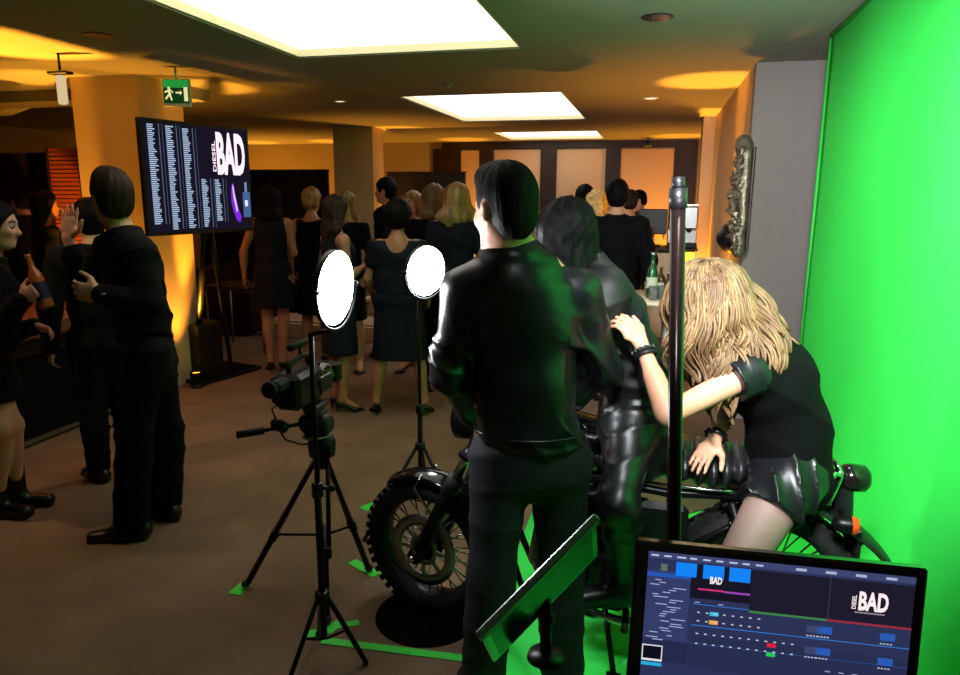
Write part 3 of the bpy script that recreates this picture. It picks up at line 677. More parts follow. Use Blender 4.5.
# ---------------------------------------------------------------- motorcycle
RW = A(.445, 2.48, 0); FW = at(430, 540, 2.62)*A(1, 1, 0); bu = nrm(FW-RW); bs = np.cross(UP, bu)      # bu forward, bs to the rider's left (towards the camera)
bike = empty('motorcycle', (RW+FW)/2, 'black custom motorcycle with ribbed leather seat parked before the green screen', 'motorcycle')
def B(x, y, z): return RW+bu*x+bs*y+UP*z            # metres forward of the rear axle, left, up
def wheel(name, c, fwd, R=.32, w=.062, disc_side=1):
    ax = nrm(np.cross(UP, fwd)); t = MB(); prof = []
    for k in range(20):
        a = 2*pi*k/20; prof.append((R-.052+.052*cos(a)*(1 if cos(a) > 0 else .7), w*sin(a)))
    t.lathe(c, ax, prof, RUBBER, n=72, closed=True)
    for k in range(44):                                  # tread blocks
        a = 2*pi*k/44; d = nrm(fwd*cos(a)+UP*sin(a)); tg = np.cross(ax, d)
        for q, ww in ((0, .034), (.038, .022), (-.038, .022)): t.box(c+d*(R-.0 - (.007 if q else 0))+ax*q, (ww, .022, .014), u=ax, v=tg, w=d, m=RUBBER)
    root = t.build(name, RUBBER, bike, label='black knobbly tyre with wire spokes')
    Ri = R-.075
    m = MB(); m.lathe(c, ax, [(Ri+.012, -.045), (Ri-.004, -.04), (Ri-.014, -.012), (Ri-.014, .012), (Ri-.004, .04), (Ri+.012, .045), (Ri+.006, 0)], n=64, closed=True); m.build('rim', BLACKM, root)
    m = MB()
    for k in range(36):
        a = 2*pi*k/36; s_ = 1 if k % 2 else -1; o = .28*(1 if (k//2) % 2 else -1)
        d1 = fwd*cos(a)+UP*sin(a); d0 = fwd*cos(a+o)+UP*sin(a+o); m.tube([c+d0*.045+ax*.034*s_, c+d1*(Ri-.012)+ax*.004*s_], .0032, n=5)
    m.build('spokes', CHROME, root)
    m = MB(); m.lathe(c, ax, [(0, -.06), (.02, -.06), (.022, -.045), (.05, -.04), (.05, -.03), (.028, -.022), (.028, .022), (.05, .03), (.05, .04), (.022, .045), (.02, .06), (0, .06)], n=28); m.build('hub', BLACKM, root)
    m = MB(); o = ax*disc_side*.05
    m.lathe(c+o, ax, [(.105, -.003), (.15, -.003), (.15, .003), (.105, .003)], n=48, closed=True)
    m.lathe(c+o, ax, [(.048, -.003), (.064, -.003), (.064, .003), (.048, .003)], n=32, closed=True)
    for k in range(8):
        a = 2*pi*k/8; d = fwd*cos(a)+UP*sin(a); tg = np.cross(ax, d); m.box(c+o+d*.085, (.05, .016, .005), u=d, v=tg, w=ax)
    m.build('brake_disc', STEEL, root); return root, ax
steer = radians(-14); ff = rot(bu, UP, steer); FC = FW+UP*.288
wheel('front_wheel', FC, ff, R=.288, w=.06); wheel('rear_wheel', RW+UP*.315, bu, R=.315, w=.07)
fs = np.cross(UP, ff); head = B(1.0, 0, .86)                 # steering head
top = FC-ff*.30+UP*.60; top = nrm(top-FC)*.72+FC
for g in (-1, 1):
    m = MB(); o = fs*g*.095; m.tube([FC+o, FC+(top-FC)*.55+o], .027, BLACKM, n=16); m.tube([FC+(top-FC)*.5+o, top+o], .019, CHROME, n=16)
    m.tube([FC+(top-FC)*.45+o, FC+(top-FC)*.56+o], .031, RUBBER, n=16); m.ball(FC+o*1.1, .034, BLACKM, n=12); m.tube([FC+o, FC+o*1.55], .012, CHROME, n=10); m.build('fork_leg', None, bike)
m = MB(); m.box(FC+(top-FC)*.72, (.27, .05, .035), u=fs, w=nrm(top-FC), bev=.01); m.box(FC+(top-FC)*.97, (.27, .06, .025), u=fs, w=nrm(top-FC), bev=.01); m.build('fork_yoke', BLACKM, bike)
m = MB(); V = []; F = []; N = 20                              # short front mudguard
for i in range(N+1):
    a = radians(58)+radians(88)*i/N; d = ff*cos(a)+UP*sin(a)
    for k in range(7): q = (k-3)/3; V.append(FC+d*(.322-.022*q*q)+fs*q*.072)
for i in range(N):
    for k in range(6): F.append((i*7+k, i*7+k+1, (i+1)*7+k+1, (i+1)*7+k))
m.add(V, F, BLACKM, True); o = m.build('front_mudguard', mat('polished_black', S(40, 40, 42), .12, .8), bike); md = o.modifiers.new('t', 'SOLIDIFY'); md.thickness = .004; o.data.materials[0] = _MAT['polished_black']
m = MB()
for g in (-1, 1): m.tube([FC+(top-FC)*.25+fs*g*.09, FC+ff*.02+UP*.27+fs*g*.078, FC+ff*.0+UP*.322+fs*g*.05], .006, n=8)
m.build('mudguard_stay', CHROME, bike)
hl = top+ff*.14-UP*.07; m = MB(); m.lathe(hl, ff, [(0, -.1), (.05, -.09), (.08, -.05), (.088, 0), (.09, .03), (.08, .034)], BLACKM, n=32); hd_ = m.build('headlight', BLACKM, bike)
m = MB(); m.lathe(hl, ff, [(0, .045), (.04, .042), (.08, .032)], n=32); m.build('headlight_glass', mat('lamp_glass', S(200, 205, 210), .08, spec=.8), hd_)
m = MB(); hb = top+UP*.05; m.tube([hb+fs*.40-ff*.16+UP*.06, hb+fs*.24-ff*.05+UP*.09, hb+fs*.08, hb-fs*.08, hb-fs*.24-ff*.05+UP*.09, hb-fs*.40-ff*.16+UP*.06], .011, n=10); hbo = m.build('handlebar', BLACKM, bike)
for g in (-1, 1):
    m = MB(); a = hb+fs*g*.40-ff*.16+UP*.06; d = nrm(fs*g*.16-ff*.11-UP*.03); m.tube([a-d*.12, a+d*.01], .017, n=12); m.build('grip', RUBBER, hbo)
    m = MB(); m.tube([a-d*.12+ff*.03, a-d*.08+ff*.06, a+ff*.05], .006, n=8); m.build('lever', CHROME, hbo)
# fuel tank, seat, frame, engine
o = sdf('fuel_tank', [Loft(B(.62, 0, .80), B(.93, 0, .84), .10, .085, .135, .10, bs, k=.06), Loft(B(.93, 0, .84), B(1.0, 0, .84), .13, .1, .08, .07, bs, k=.05)], .012, GLOSSB, bike, cut=[half(B(.8, 0, .75), -UP)])
m = MB(); m.lathe(B(.84, 0, .94), UP, [(0, .014), (.028, .012), (.034, 0), (.034, -.02)], n=24); m.build('fuel_cap', CHROME, o)
SEAT = mat('seat_leather', S(30, 30, 32), .3, spec=.7, bump=.15, bscale=220, kind='voronoi', coat=.1)
zt = .735
rib = lambda X, Y, Z: .010-.016*np.abs(np.sin(((X-RW[0])*bu[0]+(Y-RW[1])*bu[1])*pi/.046))
o = sdf('seat', [Loft(B(-.02, 0, zt+.045), B(.20, 0, zt+.02), .095, .055, .12, .062, bs, k=.06), Loft(B(.20, 0, zt+.02), B(.62, 0, zt+.015), .125, .062, .10, .062, bs, k=.06)], .007, SEAT, bike, disp=rib, cut=[half(B(0, 0, zt-.045), -UP)])
m = MB(); m.tube([B(-.02, .1, zt-.035), B(.2, .128, zt-.035), B(.62, .105, zt-.035)], .006, n=8); m.build('seat_trim', CHROME, o)
m = MB()
for g in (-1, 1):
    o = .085*g
    m.tube([B(-.16, o, .72), B(.0, o*1.1, .685), B(.35, o*1.1, .66), B(.62, o, .68), B(1.0, o*.4, .80)], .016, n=12)
    m.tube([B(1.0, o*.4, .72), B(.93, o, .40), B(.86, o*1.2, .22), B(.50, o*1.3, .20), B(.34, o*1.2, .32), B(.33, o*1.1, .66)], .015, n=12)
    m.tube([B(.0, o*1.2, .66), B(.36, o*1.1, .40)], .011, n=10)
m.tube([B(.97, 0, .68), B(1.01, 0, .84)], .03, n=14); m.build('frame', BLACKM, bike)
m = MB()
for g in (-1, 1): m.tube([B(.36, .11*g, .33), B(.2, .125*g, .325), B(0, .125*g, .315)], [.024, .02, .02], n=12, flat=.6); m.box(B(0, .13*g, .315), (.09, .02, .05), u=bu, bev=.008)
m.build('swingarm', BLACKM, bike)
for g in (-1, 1):
    m = MB(); a = B(.03, .155*g, .34); c = B(.14, .12*g, .66); m.tube([a, c], .014, BLACKM, n=12); N = 90
    m.tube([a+(c-a)*(.15+.65*i/N)+(bu*cos(i*2*pi/11)+bs*sin(i*2*pi/11))*.026 for i in range(N)], .0055, CHROME, n=6); m.build('rear_shock', None, bike)
ENG = mat('engine_alloy', S(70, 70, 72), .35, .8, bump=.1, bscale=60)
m = MB(); m.box(B(.58, 0, .33), (.34, .24, .20), u=bu, bev=.04, m=ENG); m.lathe(B(.48, .12, .31), bs, [(0, .05), (.07, .045), (.09, .02), (.092, -.02)], BLACKM, n=28); m.lathe(B(.68, .12, .33), bs, [(0, .045), (.05, .04), (.07, .02), (.072, -.02)], ENG, n=28)
for k in range(10): a = 2*pi*k/10; m.lathe(B(.48, .165, .31)+(bu*cos(a)+UP*sin(a))*.068, bs, [(0, .006), (.006, .005), (.006, -.01)], CHROME, n=8)
en = m.build('engine', ENG, bike)
m = MB()
for k in range(9): m.box(B(.62+.006*k, 0, .44+.022*k), (.17, .22, .006), u=bu, m=BLACKM)
m.box(B(.645, 0, .53), (.13, .18, .20), u=bu, bev=.015, m=ENG); m.box(B(.67, 0, .655), (.16, .20, .05), u=bu, bev=.02, m=BLACKM); m.build('cylinder_block', ENG, en)
m = MB()
for g in (.05, -.05): m.tube([B(.72, g, .56), B(.80, g*1.4, .50), B(.82, g*2.2, .36), B(.74, .13 if g > 0 else -.13, .20), B(.5, .15 if g > 0 else -.15, .17), B(.2, .17 if g > 0 else -.17, .20)], .019, CHROME, n=14)
m.build('exhaust_header', CHROME, bike)
for g in (-1, 1):
    m = MB(); m.tube([B(.22, .17*g, .20), B(.16, .175*g, .21), B(-.18, .19*g, .27), B(-.22, .19*g, .275)], [.022, .042, .046, .03], BLACKM, n=20); m.build('silencer', BLACKM, bike)
for g in (-1, 1): m = MB(); m.tube([B(.47, .14*g, .21), B(.47, .25*g, .20)], .013, n=12); m.build('footpeg', RUBBER, bike)
m = MB(); m.box(B(.36, .1, .55), (.17, .04, .15), u=bu, bev=.02, m=BLACKP); m.tube([B(.5, .04, .58), B(.42, .06, .58)], .035, BLACKM, n=18); m.build('side_cover', BLACKP, bike)
m = MB(); m.tube([B(.5, .11, .36), B(0, .10, .375)], .006, n=8, flat=2); m.tube([B(.5, .11, .26), B(0, .10, .26)], .006, n=8, flat=2); m.lathe(B(0, .10, .315), bs, [(.05, -.003), (.07, -.003), (.07, .003), (.05, .003)], n=32, closed=True); m.build('chain', STEEL, bike)
m = MB(); m.tube([B(.55, .13, .22), B(.50, .24, .02)], .011, n=10); m.box(B(.50, .245, .012), (.05, .03, .012), u=bu); m.build('kickstand', BLACKM, bike)
V = []; F = []; m = MB()
for i in range(N := 26):
    a = radians(62)+radians(98)*i/(N-1); d = bu*cos(a)+UP*sin(a); r_ = .375+max(0, a-radians(130))*.10
    for k in range(7): q = (k-3)/3; V.append(RW+UP*.315+d*(r_-.02*q*q)+bs*q*.09)
for i in range(N-1):
    for k in range(6): F.append((i*7+k, i*7+k+1, (i+1)*7+k+1, (i+1)*7+k))
m.add(V, F, BLACKP, True); o = m.build('rear_mudguard', GLOSSB, bike); md = o.modifiers.new('t', 'SOLIDIFY'); md.thickness = .004
m = MB(); m.tube([B(-.06, .12, .70), B(-.13, .115, .735), B(-.175, .10, .79), B(-.20, .07, .775), B(-.19, .05, .71), B(-.16, .1, .68)], .010, n=10); m.tube([B(-.06, -.12, .70), B(-.13, -.115, .735), B(-.175, -.10, .785), B(-.20, 0, .79), B(-.20, .07, .775)], .010, n=10); m.build('grab_rail', CHROME, bike)
m = MB(); m.tube([B(-.19, 0, .74), B(-.22, 0, .72), B(-.24, 0, .60), B(-.29, 0, .50)], [.035, .03, .022, .018], n=12, flat=1.4); m.box(B(-.275, 0, .53), (.018, .16, .12), u=nrm(bu-UP*.25), bev=.004); m.build('tail_bracket', BLACKP, bike)
m = MB(); m.lathe(B(-.215, .0, .745), -bu, [(0, -.01), (.04, 0), (.048, .03), (.046, .075), (.03, .09), (0, .094)], mat('tail_lens', S(20, 16, 16), .15, coat=.5), n=24); m.build('tail_light', None, bike)
for g in (-1, 1):
    m = MB(); m.tube([B(-.225, .02*g, .63), B(-.225, .10*g, .63)], .009, BLACKM, n=10); m.lathe(B(-.20, .13*g, .63), -bu, [(0, -.03), (.02, -.02), (.028, 0), (.03, .03)], BLACKM, n=20); ind = m.build('turn_signal', None, bike)
    m = MB(); m.lathe(B(-.20, .13*g, .63), -bu, [(.03, .03), (.027, .05), (0, .056)], n=20); m.build('indicator_lens', mat('orange_lens', S(215, 70, 20), .2, emit=S(215, 70, 20), estr=.15), ind)
m = MB(); c = atz(428, 615, 0); m.lathe((c[0], c[1], 0), UP, [(0, .006), (.20, .006), (.212, .003), (.213, 0)], n=64); tag(m.build('floor_disc', mat('flat_black', S(4, 4, 4), .95, spec=.1)), 'round flat black disc on the carpet in front of the front wheel', 'mat')  # thin flat black disc lying before the front wheel

# ---------------------------------------------------------------- light stands, video tripod
def tripod_stand(foot, h, spread, hub_z, ang0, parent, base=.0):
    f = A(foot[0], foot[1], 0); 
    m = MB(); m.tube([f+UP*hub_z*.35, f+UP*h*.55], .013, n=14); m.build('lower_tube', BLACKM, parent)
    m = MB(); m.tube([f+UP*h*.5, f+UP*h], .009, n=12); m.build('upper_tube', BLACKM, parent)
    m = MB(); m.lathe(f+UP*h*.55, UP, [(.009, .02), (.02, .018), (.021, -.03), (.013, -.035)], n=18); m.tube([f+UP*h*.55, f+UP*h*.55+CR*.045], .008, n=8); m.ball(f+UP*h*.55+CR*.05, .014, n=10); m.build('clamp', BLACKP, parent)
    m = MB(); m.lathe(f+UP*hub_z, UP, [(.013, .02), (.026, .018), (.026, -.018), (.013, -.02)], n=18); m.build('collar', BLACKP, parent)
    for k in range(3):
        a = ang0+2*pi*k/3; d = A(cos(a), sin(a), 0); e = f+d*spread+UP*.012
        m = MB(); m.tube([f+UP*hub_z+d*.02, e], .008, n=10, flat=1.3); m.tube([f+UP*hub_z*.35+d*.012, f+UP*hub_z*.5+d*spread*.52], .005, n=8)
        l = m.build('leg', BLACKM, parent); m = MB(); m.ball(e+UP*.0, .012, n=10); m.build('rubber_foot', RUBBER, l)
def disc_light(name, foot, c, R, nv, lab, hub_z, spread, ang0, power=100):
    c = np.asarray(c, float); nv = nrm(nv); t = empty(name, (foot[0], foot[1], 0), lab, 'studio light', 'round LED studio lights')
    tripod_stand(foot, c[2]-R*1.25, spread, hub_z, ang0, t)
    m = MB(); m.lathe(c, nv, [(0, -.035), (R*.6, -.035), (R*1.02, -.02), (R*1.04, 0), (R*1.01, .003), (R, -.001)], n=56); m.build('housing', BLACKP, t)
    m = MB(); m.lathe(c, nv, [(0, .002), (R, .002)], n=56); m.build('diffuser', emat('led_face', (.93, .96, 1, 1), power), t)
    m = MB(); sd = nrm(np.cross(UP, nv)); N = 17; m.tube([c+(sd*cos(a)-UP*sin(a))*R*1.14 for a in np.linspace(0, pi, N)], .006, n=8); m.tube([c-UP*R*1.14, A(foot[0], foot[1], c[2]-R*1.3)], .008, n=8)
    for g in (-1, 1): m.tube([c+sd*g*R*1.02, c+sd*g*R*1.2], .01, n=10)
    m.build('yoke', BLACKM, t)
    return t
c1 = at(336, 288, 2.27); to = -nrm(ray(336, 288)*A(1, 1, 0)); n1 = rot(to, UP, radians(62)); f1 = atz(325, 660, 0)
c1 = A(f1[0]+.02, f1[1]+.01, c1[2])+CR*.0
c1 = at(336, 288, 2.27)
disc_light('studio_light', (f1[0], f1[1]), c1, .121, n1+UP*-.06, 'near round LED studio light on a tall stand beside the video camera', .26, .155, radians(245), 85)
c2 = at(426, 271, 3.3); to = -nrm(ray(426, 271)*A(1, 1, 0)); n2 = rot(to, UP, radians(42)); f2 = at(421, 500, 3.32)
disc_light('studio_light', (f2[0], f2[1]), c2, .117, n2+UP*-.05, 'far round LED studio light glowing beside the woman in navy with short hair', .45, .30, radians(100), 45)

# video tripod
tv = empty('camera_tripod', at(322, 500, 2.86)*A(1, 1, 0), 'black camera tripod with spread legs standing on green tape marks', 'tripod')
apex = at(322, 448, 2.82); feet = [atz(246, 586, .01), atz(369, 570, .01), atz(326, 640, .01)]
feet[2] = atz(327, 622, .01)
for ft in feet:
    d = nrm(ft-apex); s_ = nrm(np.cross(d, UP)); L = np.linalg.norm(ft-apex); m = MB()
    for g in (-1, 1): m.tube([apex+s_*g*.022+d*.02, apex+s_*g*.016+d*L*.62], .010, n=8)
    m.tube([apex+d*L*.45, ft-d*.02], .014, n=10); m.box(apex+d*L*.62, (.055, .035, .05), u=s_, w=d, bev=.008); l = m.build('leg', BLACKM, tv)
    m = MB(); m.ball(ft+UP*.012, .02, n=12, sc=(1, 1, .7)); m.build('rubber_foot', RUBBER, l)
mid = apex*A(1, 1, 0)+UP*(apex[2]*.36)
m = MB(); m.lathe(mid, UP, [(0, -.02), (.022, -.02), (.022, .02), (0, .02)], n=16)
for ft in feet: d = ft-apex; m.tube([mid, apex+d*.62], .006, n=8)
m.build('spreader', BLACKM, tv)
m = MB(); m.lathe(apex, UP, [(0, -.09), (.02, -.09), (.03, -.04), (.055, -.03), (.06, .02), (.05, .05), (0, .05)], n=24); m.build('bowl', BLACKM, tv)
hc = apex+UP*.11-CR*.02; cd = nrm(CR*.24+CF*.97)       # direction in which the video camera looks (towards the motorcycle)
cs = np.cross(UP, cd)
m = MB(); m.box(hc, (.09, .075, .12), u=cd, bev=.015); m.lathe(hc+cs*.0, cs, [(0, -.065), (.035, -.065), (.045, -.05), (.045, .05), (.035, .065), (0, .065)], n=24); m.box(hc+UP*.075, (.13, .06, .03), u=cd, bev=.008); fh = m.build('fluid_head', BLACKP, tv)
m = MB(); m.box(hc+UP*.055, (.06, .08, .01), u=cd); m.lathe(hc-UP*.05, UP, [(.04, -.004), (.062, -.004), (.062, .004), (.04, .004)], n=28, closed=True); m.build('head_ring', STEEL, fh)
ph0 = hc+UP*.02-cd*.05; ph1 = at(237, 435, 2.72); m = MB(); m.tube([ph0, ph0*.35+ph1*.65], .008, BLACKM, n=10); m.tube([ph0*.36+ph1*.64, ph1], .0155, RUBBER, n=14); m.ball(ph0*.62+ph1*.38, .026, BLACKP, n=12); m.box(ph0*.55+ph1*.45+UP*.012, (.06, .03, .05), bev=.01, m=BLACKP); m.build('pan_handle', None, tv)
m = MB(); q = ph0*.55+ph1*.45; m.tube([q+UP*.02, q+UP*.08-CR*.02, q+UP*.12+CR*.03, q+UP*.11+CR*.10], .004, n=6); m.tube([q, q-UP*.05+CR*.03, q-UP*.07+CR*.09, apex+UP*.02], .004, n=6); m.build('control_cable', RUBBER, tv)
# camcorder
cc = at(300, 388, 2.80); vc = empty('video_camera', cc-UP*.09, 'black video camera mounted on the tripod head', 'video camera')
cc = hc+UP*.165-cd*.02-CR*.055; vc.location = Vector(cc-UP*.07)
m = MB(); m.box(cc, (.22, .12, .15), u=cd, bev=.02); m.box(cc-cd*.02+cs*.065, (.15, .03, .11), u=cd, bev=.01); bo = m.build('camera_body', BLACKP, vc)
m = MB(); m.lathe(cc+cd*.12, cd, [(0, 0), (.045, 0), (.048, .03), (.044, .035), (.044, .08), (.052, .085), (.052, .12), (.04, .12), (.036, .1), (0, .095)], n=32); m.build('lens', GLOSSB, vc)
m = MB(); m.box(cc+cd*.27, (.05, .12, .09), u=cd, bev=.01); m.build('lens_hood', BLACKP, vc)
m = MB(); m.tube([cc+cd*.10+UP*.055, cc+cd*.10+UP*.11, cc+cd*.04+UP*.125, cc-cd*.07+UP*.115, cc-cd*.08+UP*.06], .011, n=12); m.build('top_handle', BLACKP, vc)
m = MB(); m.box(cc-cd*.15+UP*.045, (.10, .05, .05), u=cd, bev=.012); m.lathe(cc-cd*.20+UP*.047, -cd, [(.018, 0), (.03, .02), (.032, .035), (.02, .035), (.015, 0)], n=20, closed=True); m.build('viewfinder', RUBBER, vc)
m = MB(); m.box(cc-cs*.11+cd*.02+UP*.02, (.10, .012, .07), u=cd, bev=.004, m=BLACKP); m.tube([cc-cs*.05+cd*.06, cc-cs*.11+cd*.06], .008, BLACKP); m.build('flip_screen', None, vc)
m = MB(); m.box(cc+cd*.01-cs*.0515+UP*.0, (.14, .002, .02), u=cd); m.box(cc-cd*.02-cs*.0515-UP*.03, (.05, .002, .012), u=cd); m.build('silver_badge_strip', STEEL, bo)
m = MB(); m.tube([cc+cd*.02+UP*.135, cc+cd*.02+UP*.165], .006, n=8, m=BLACKM); m.tube([cc+cd*.14+UP*.175, cc-cd*.06+UP*.175], .014, n=14, m=RUBBER); m.build('microphone', None, vc)

# ---------------------------------------------------------------- tall pole in front, desk, screens
pp = at(675, 350, 1.45); P0 = at(673.5, 545, 1.45); P1 = at(678, 206, 1.45)
pl_ = empty('light_stand', (P0[0], P0[1], 0), 'tall dark pole with a black cap standing before the blonde woman', 'pole')
ax = nrm(P1-P0); bt = P0-ax*(P0[2]-.02)/ax[2]
m = MB(); m.tube([bt, P1], .0155, n=24); m.build('tube', mat('brown_black_pole', S(38, 26, 24), .22, .5), pl_)
m = MB(); m.tube([P1-ax*.004, P1+ax*.036], .0185, n=24); m.tube([P1+ax*.034, P1+ax*.058], .0135, n=20); m.build('cap', BLACKP, pl_)
m = MB(); m.lathe(bt-UP*.02, UP, [(0, 0), (.16, 0), (.16, .012), (.03, .02), (.02, .05), (0, .05)], n=40); m.build('base_plate', BLACKM, pl_)
# desk (its rear edge lies just under the picture)
dk = empty('desk', (.15, .85, 0), 'black desk at the bottom edge under the computer screen', 'desk')
dc = _C*A(1, 1, 0)+CF*.80+CR*.22; m = MB(); m.box(dc+UP*.735, (1.05, .62, .03), u=CR, v=CF, bev=.004); m.build('desk_top', BLACKP, dk)
for a in (-.48, .48):
    for c in (-.27, .27): m = MB(); m.tube([dc+CR*a+CF*c, dc+CR*a+CF*c+UP*.72], .018, n=12); m.build('leg', BLACKM, dk)
# computer monitor
mn = empty('computer_monitor', (dc[0], dc[1], .75), 'computer monitor in the foreground showing a video switcher interface', 'monitor')
TL = at(637, 541, 1.03); TR = at(930, 570, .97); BL = at(620, 735, .99); 
ux = nrm(TR-TL); vx = ortho(ux, BL-TL); nx = nrm(np.cross(vx, ux)); nx = nx if nx@(_C-TL) > 0 else -nx
WD = np.linalg.norm(TR-TL); HG = WD*.60
MP = lambda a, c, k=0: TL+ux*a*WD+vx*c*HG+nx*k
m = MB(); m.box(MP(.5, .5, -.012), (WD, HG, .022), u=ux, v=vx, w=nx, bev=.004); m.build('casing', GLOSSB, mn)
m = MB(); m.box(MP(.5, .5, -.03), (WD*.6, HG*.6, .03), u=ux, v=vx, w=nx, bev=.01); m.tube([MP(.5, .6, -.05), MP(.5, .6, -.05)*A(1, 1, 0)+UP*.76], .02, BLACKM); q = MP(.5, .6, -.05)*A(1, 1, 0)+UP*.757; m.box(q, (.24, .18, .012), u=CR, v=CF, bev=.003); m.build('stand', BLACKP, mn)
sx0, sx1, sy0 = .045, .958, .052; sy1 = .93
SP = lambda a, c, k=.0006: MP(sx0+(sx1-sx0)*a, sy0+(sy1-sy0)*c, k)
scr = MB(); scr.quad(SP(0, 0), SP(1, 0), SP(1, 1), SP(0, 1), emat('ui_navy', S(44, 50, 88), 1)); scr = scr.build('screen', None, mn)
def rects(name, L, parent=scr, f=None, k0=.0012):
    f = f or SP; m = MB()
    for i, (x0, y0, x1, y1, c) in enumerate(L): k = k0+.00002*i; m.quad(f(x0, y0, k), f(x1, y0, k), f(x1, y1, k), f(x0, y1, k), emat('ui_%d_%d_%d' % c, S(*c), 1))
    return m.build(name, None, parent)
H_ = .60  # the visible half of the interface is laid out in fractions of the screen
rects('interface_panels', [(0, 0, 1, .045, (62, 70, 112)), (.17, .06, .40, .30, (24, 22, 36)), (.40, .06, 1, .36, (30, 28, 42)), (0, .13, .17, .62, (52, 60, 104)), (0, .145, .17, .175, (38, 84, 176)),
    (.11, .058, .19, .155, (20, 132, 246)), (.215, .058, .295, .155, (20, 132, 246)), (.315, .058, .395, .155, (20, 132, 246)), (.185, .345, 1, .55, (44, 50, 84)), (.185, .56, 1, .80, (40, 46, 78)), (0, .63, .18, .78, (36, 42, 74))])
rects('programme_bars', [(.20, .225, .30, .238, (200, 50, 110)), (.30, .228, .40, .242, (150, 70, 180)), (.40, .345, .69, .36, (60, 130, 70)), (.69, .345, 1, .36, (150, 45, 60)), (.185, .338, .40, .343, (50, 120, 210)), (.185, .487, 1, .493, (50, 120, 210)), (.185, .62, 1, .624, (40, 80, 150)), (.692, .06, .695, .345, (60, 62, 80))], k0=.0018)
L = []; rnd = random.Random(4)
for r_ in (.38, .44, .53, .60):
    for k in range(12):
        x = .20+k*.033; c = (200, 205, 220)
        if r_ < .5 and k > 7: continue
        L.append((x+.004, r_+.012, x+.014, r_+.02, c))
for (x, r_, c) in ((.252, .385, (60, 190, 220)), (.252, .445, (240, 170, 60)), (.478, .56, (225, 30, 60)), (.478, .625, (40, 200, 90))): L.append((x, r_-.002, x+.034, r_+.026, c))
for k in range(26):
    x = .01+.15*rnd.random(); y = .19+.017*k; L.append((x*.7, y, x*.7+.02+.04*rnd.random(), y+.006, (170, 180, 215)))
for k in range(9): L.append((.01+.05*k, .015, .035+.05*k+.01*rnd.random(), .026, (190, 200, 230)))
for k in range(4): L.append((.56+.11*k, .012, .60+.11*k, .03, (170, 180, 210)))
for (x, y) in ((.66, .40), (.89, .40), (.66, .55), (.89, .57), (.62, .40), (.62, .55)):
    L.append((x, y, x+.055, y+.05, (42, 90, 180) if x > .64 else (60, 70, 110)))
    for q in range(4): L.append((x+.012*q, y+.065, x+.012*q+.008, y+.073, (190, 195, 215)))
for k in range(7): L.append((.19+.09*k, .318, .21+.09*k, .326, (150, 155, 180)) if k < 2 else (.60+.05*k, .70, .62+.05*k, .708, (150, 155, 180)))
col_ = [q for q in L if abs(q[2]-q[0]) > .03 and q[4] != (170, 180, 210) and q[4] != (170, 180, 215) and q[4] != (190, 200, 230)]
for q in col_: rects('interface_button', [q], k0=.0024)
rects('interface_text', [q for q in L if q not in col_], k0=.0024)
rects('thumbnail', [(.0, .66, .08, .775, (230, 230, 235)), (.004, .668, .076, .76, (14, 16, 28)), (.0, .785, .08, .81, (40, 170, 220))], k0=.0042)
rects('camera_icon', [(.05, .075, .075, .125, (90, 110, 100))], k0=.0042)
def lettering(txt, P_, ex, ey, size, sx, m, parent, name='lettering', bold=.02, n=None):
    """text standing at P_, reading along ex, cap height = size"""
    c = bpy.data.curves.new(name, 'FONT'); c.body = txt; c.size = 1; c.offset = bold; c.resolution_u = 3
    o = bpy.data.objects.new(name, c); COL.objects.link(o); dg = bpy.context.evaluated_depsgraph_get(); me = bpy.data.meshes.new_from_object(o.evaluated_get(dg)); bpy.data.objects.remove(o)
    k = size/.73; co = np.empty(len(me.vertices)*3); me.vertices.foreach_get('co', co); co = co.reshape(-1, 3)
    W3 = np.asarray(P_)+co[:, :1]*k*sx*np.asarray(ex)+co[:, 1:2]*k*np.asarray(ey); me.vertices.foreach_set('co', W3.ravel()); me.materials.clear(); me.update()
    return link(name, me, parent, [m])
UIW = emat('ui_white', S(250, 232, 232), 1.1)
lettering('BAD', SP(.80, .255, .0016), ux, -vx, .029, .56, UIW, scr, bold=.035)
lettering('DIESEL', SP(.793, .257, .0016), -vx, -ux, .0065, .84, UIW, scr, bold=.02)
lettering('BAD', SP(.243, .185, .0016), ux, -vx, .0115, .6, UIW, scr, bold=.035)
rects('tagline', [(.79, .272, .90, .281, (150, 140, 150))], k0=.0016)

# slim tablet/laptop seen almost edge-on
lp = empty('laptop', at(560, 690, 1.05), 'slim silver-edged laptop with glossy black lid tilted beside the monitor', 'laptop')
a0 = at(478, 637, 1.10); a1 = at(597, 517, 1.24); eu = nrm(a1-a0); q = at(512, 664, 1.30)-a0; ev = ortho(eu, q); en_ = np.cross(eu, ev); LL = np.linalg.norm(a1-a0)
en_ = en_ if en_@(_C-a0) > 0 else -en_
D_ = .17; cen = a0+eu*LL/2+ev*D_/2
m = MB(); m.box(a0+eu*LL/2+ev*.004, (LL, .024, .016), u=eu, v=ev, w=en_, bev=.003); m.build('silver_edge', mat('silver_edge', S(120, 135, 130), .35, .7), lp)
m = MB(); m.box(cen+ev*.006, (LL*.97, D_-.008, .010), u=eu, v=ev, w=en_, bev=.003); m.build('lid', GLOSSB, lp)
m = MB(); m.box(cen+ev*.006+en_*.0052, (LL*.86, D_*.8, .001), u=eu, v=ev, w=en_); m.build('screen_glass', mat('dark_glass', S(8, 14, 34), .16, spec=.3), lp)
e0 = a0+eu*LL*.5+ev*D_; m = MB(); m.tube([e0-ev*.03, e0-UP*.05, A(e0[0], e0[1], .765)], .012, n=12); m.lathe((e0[0], e0[1], .75), UP, [(0, .012), (.035, .01), (.038, 0)], n=32); m.ball(e0-UP*.03, .018, n=12); m.build('swivel_stand', BLACKM, lp)

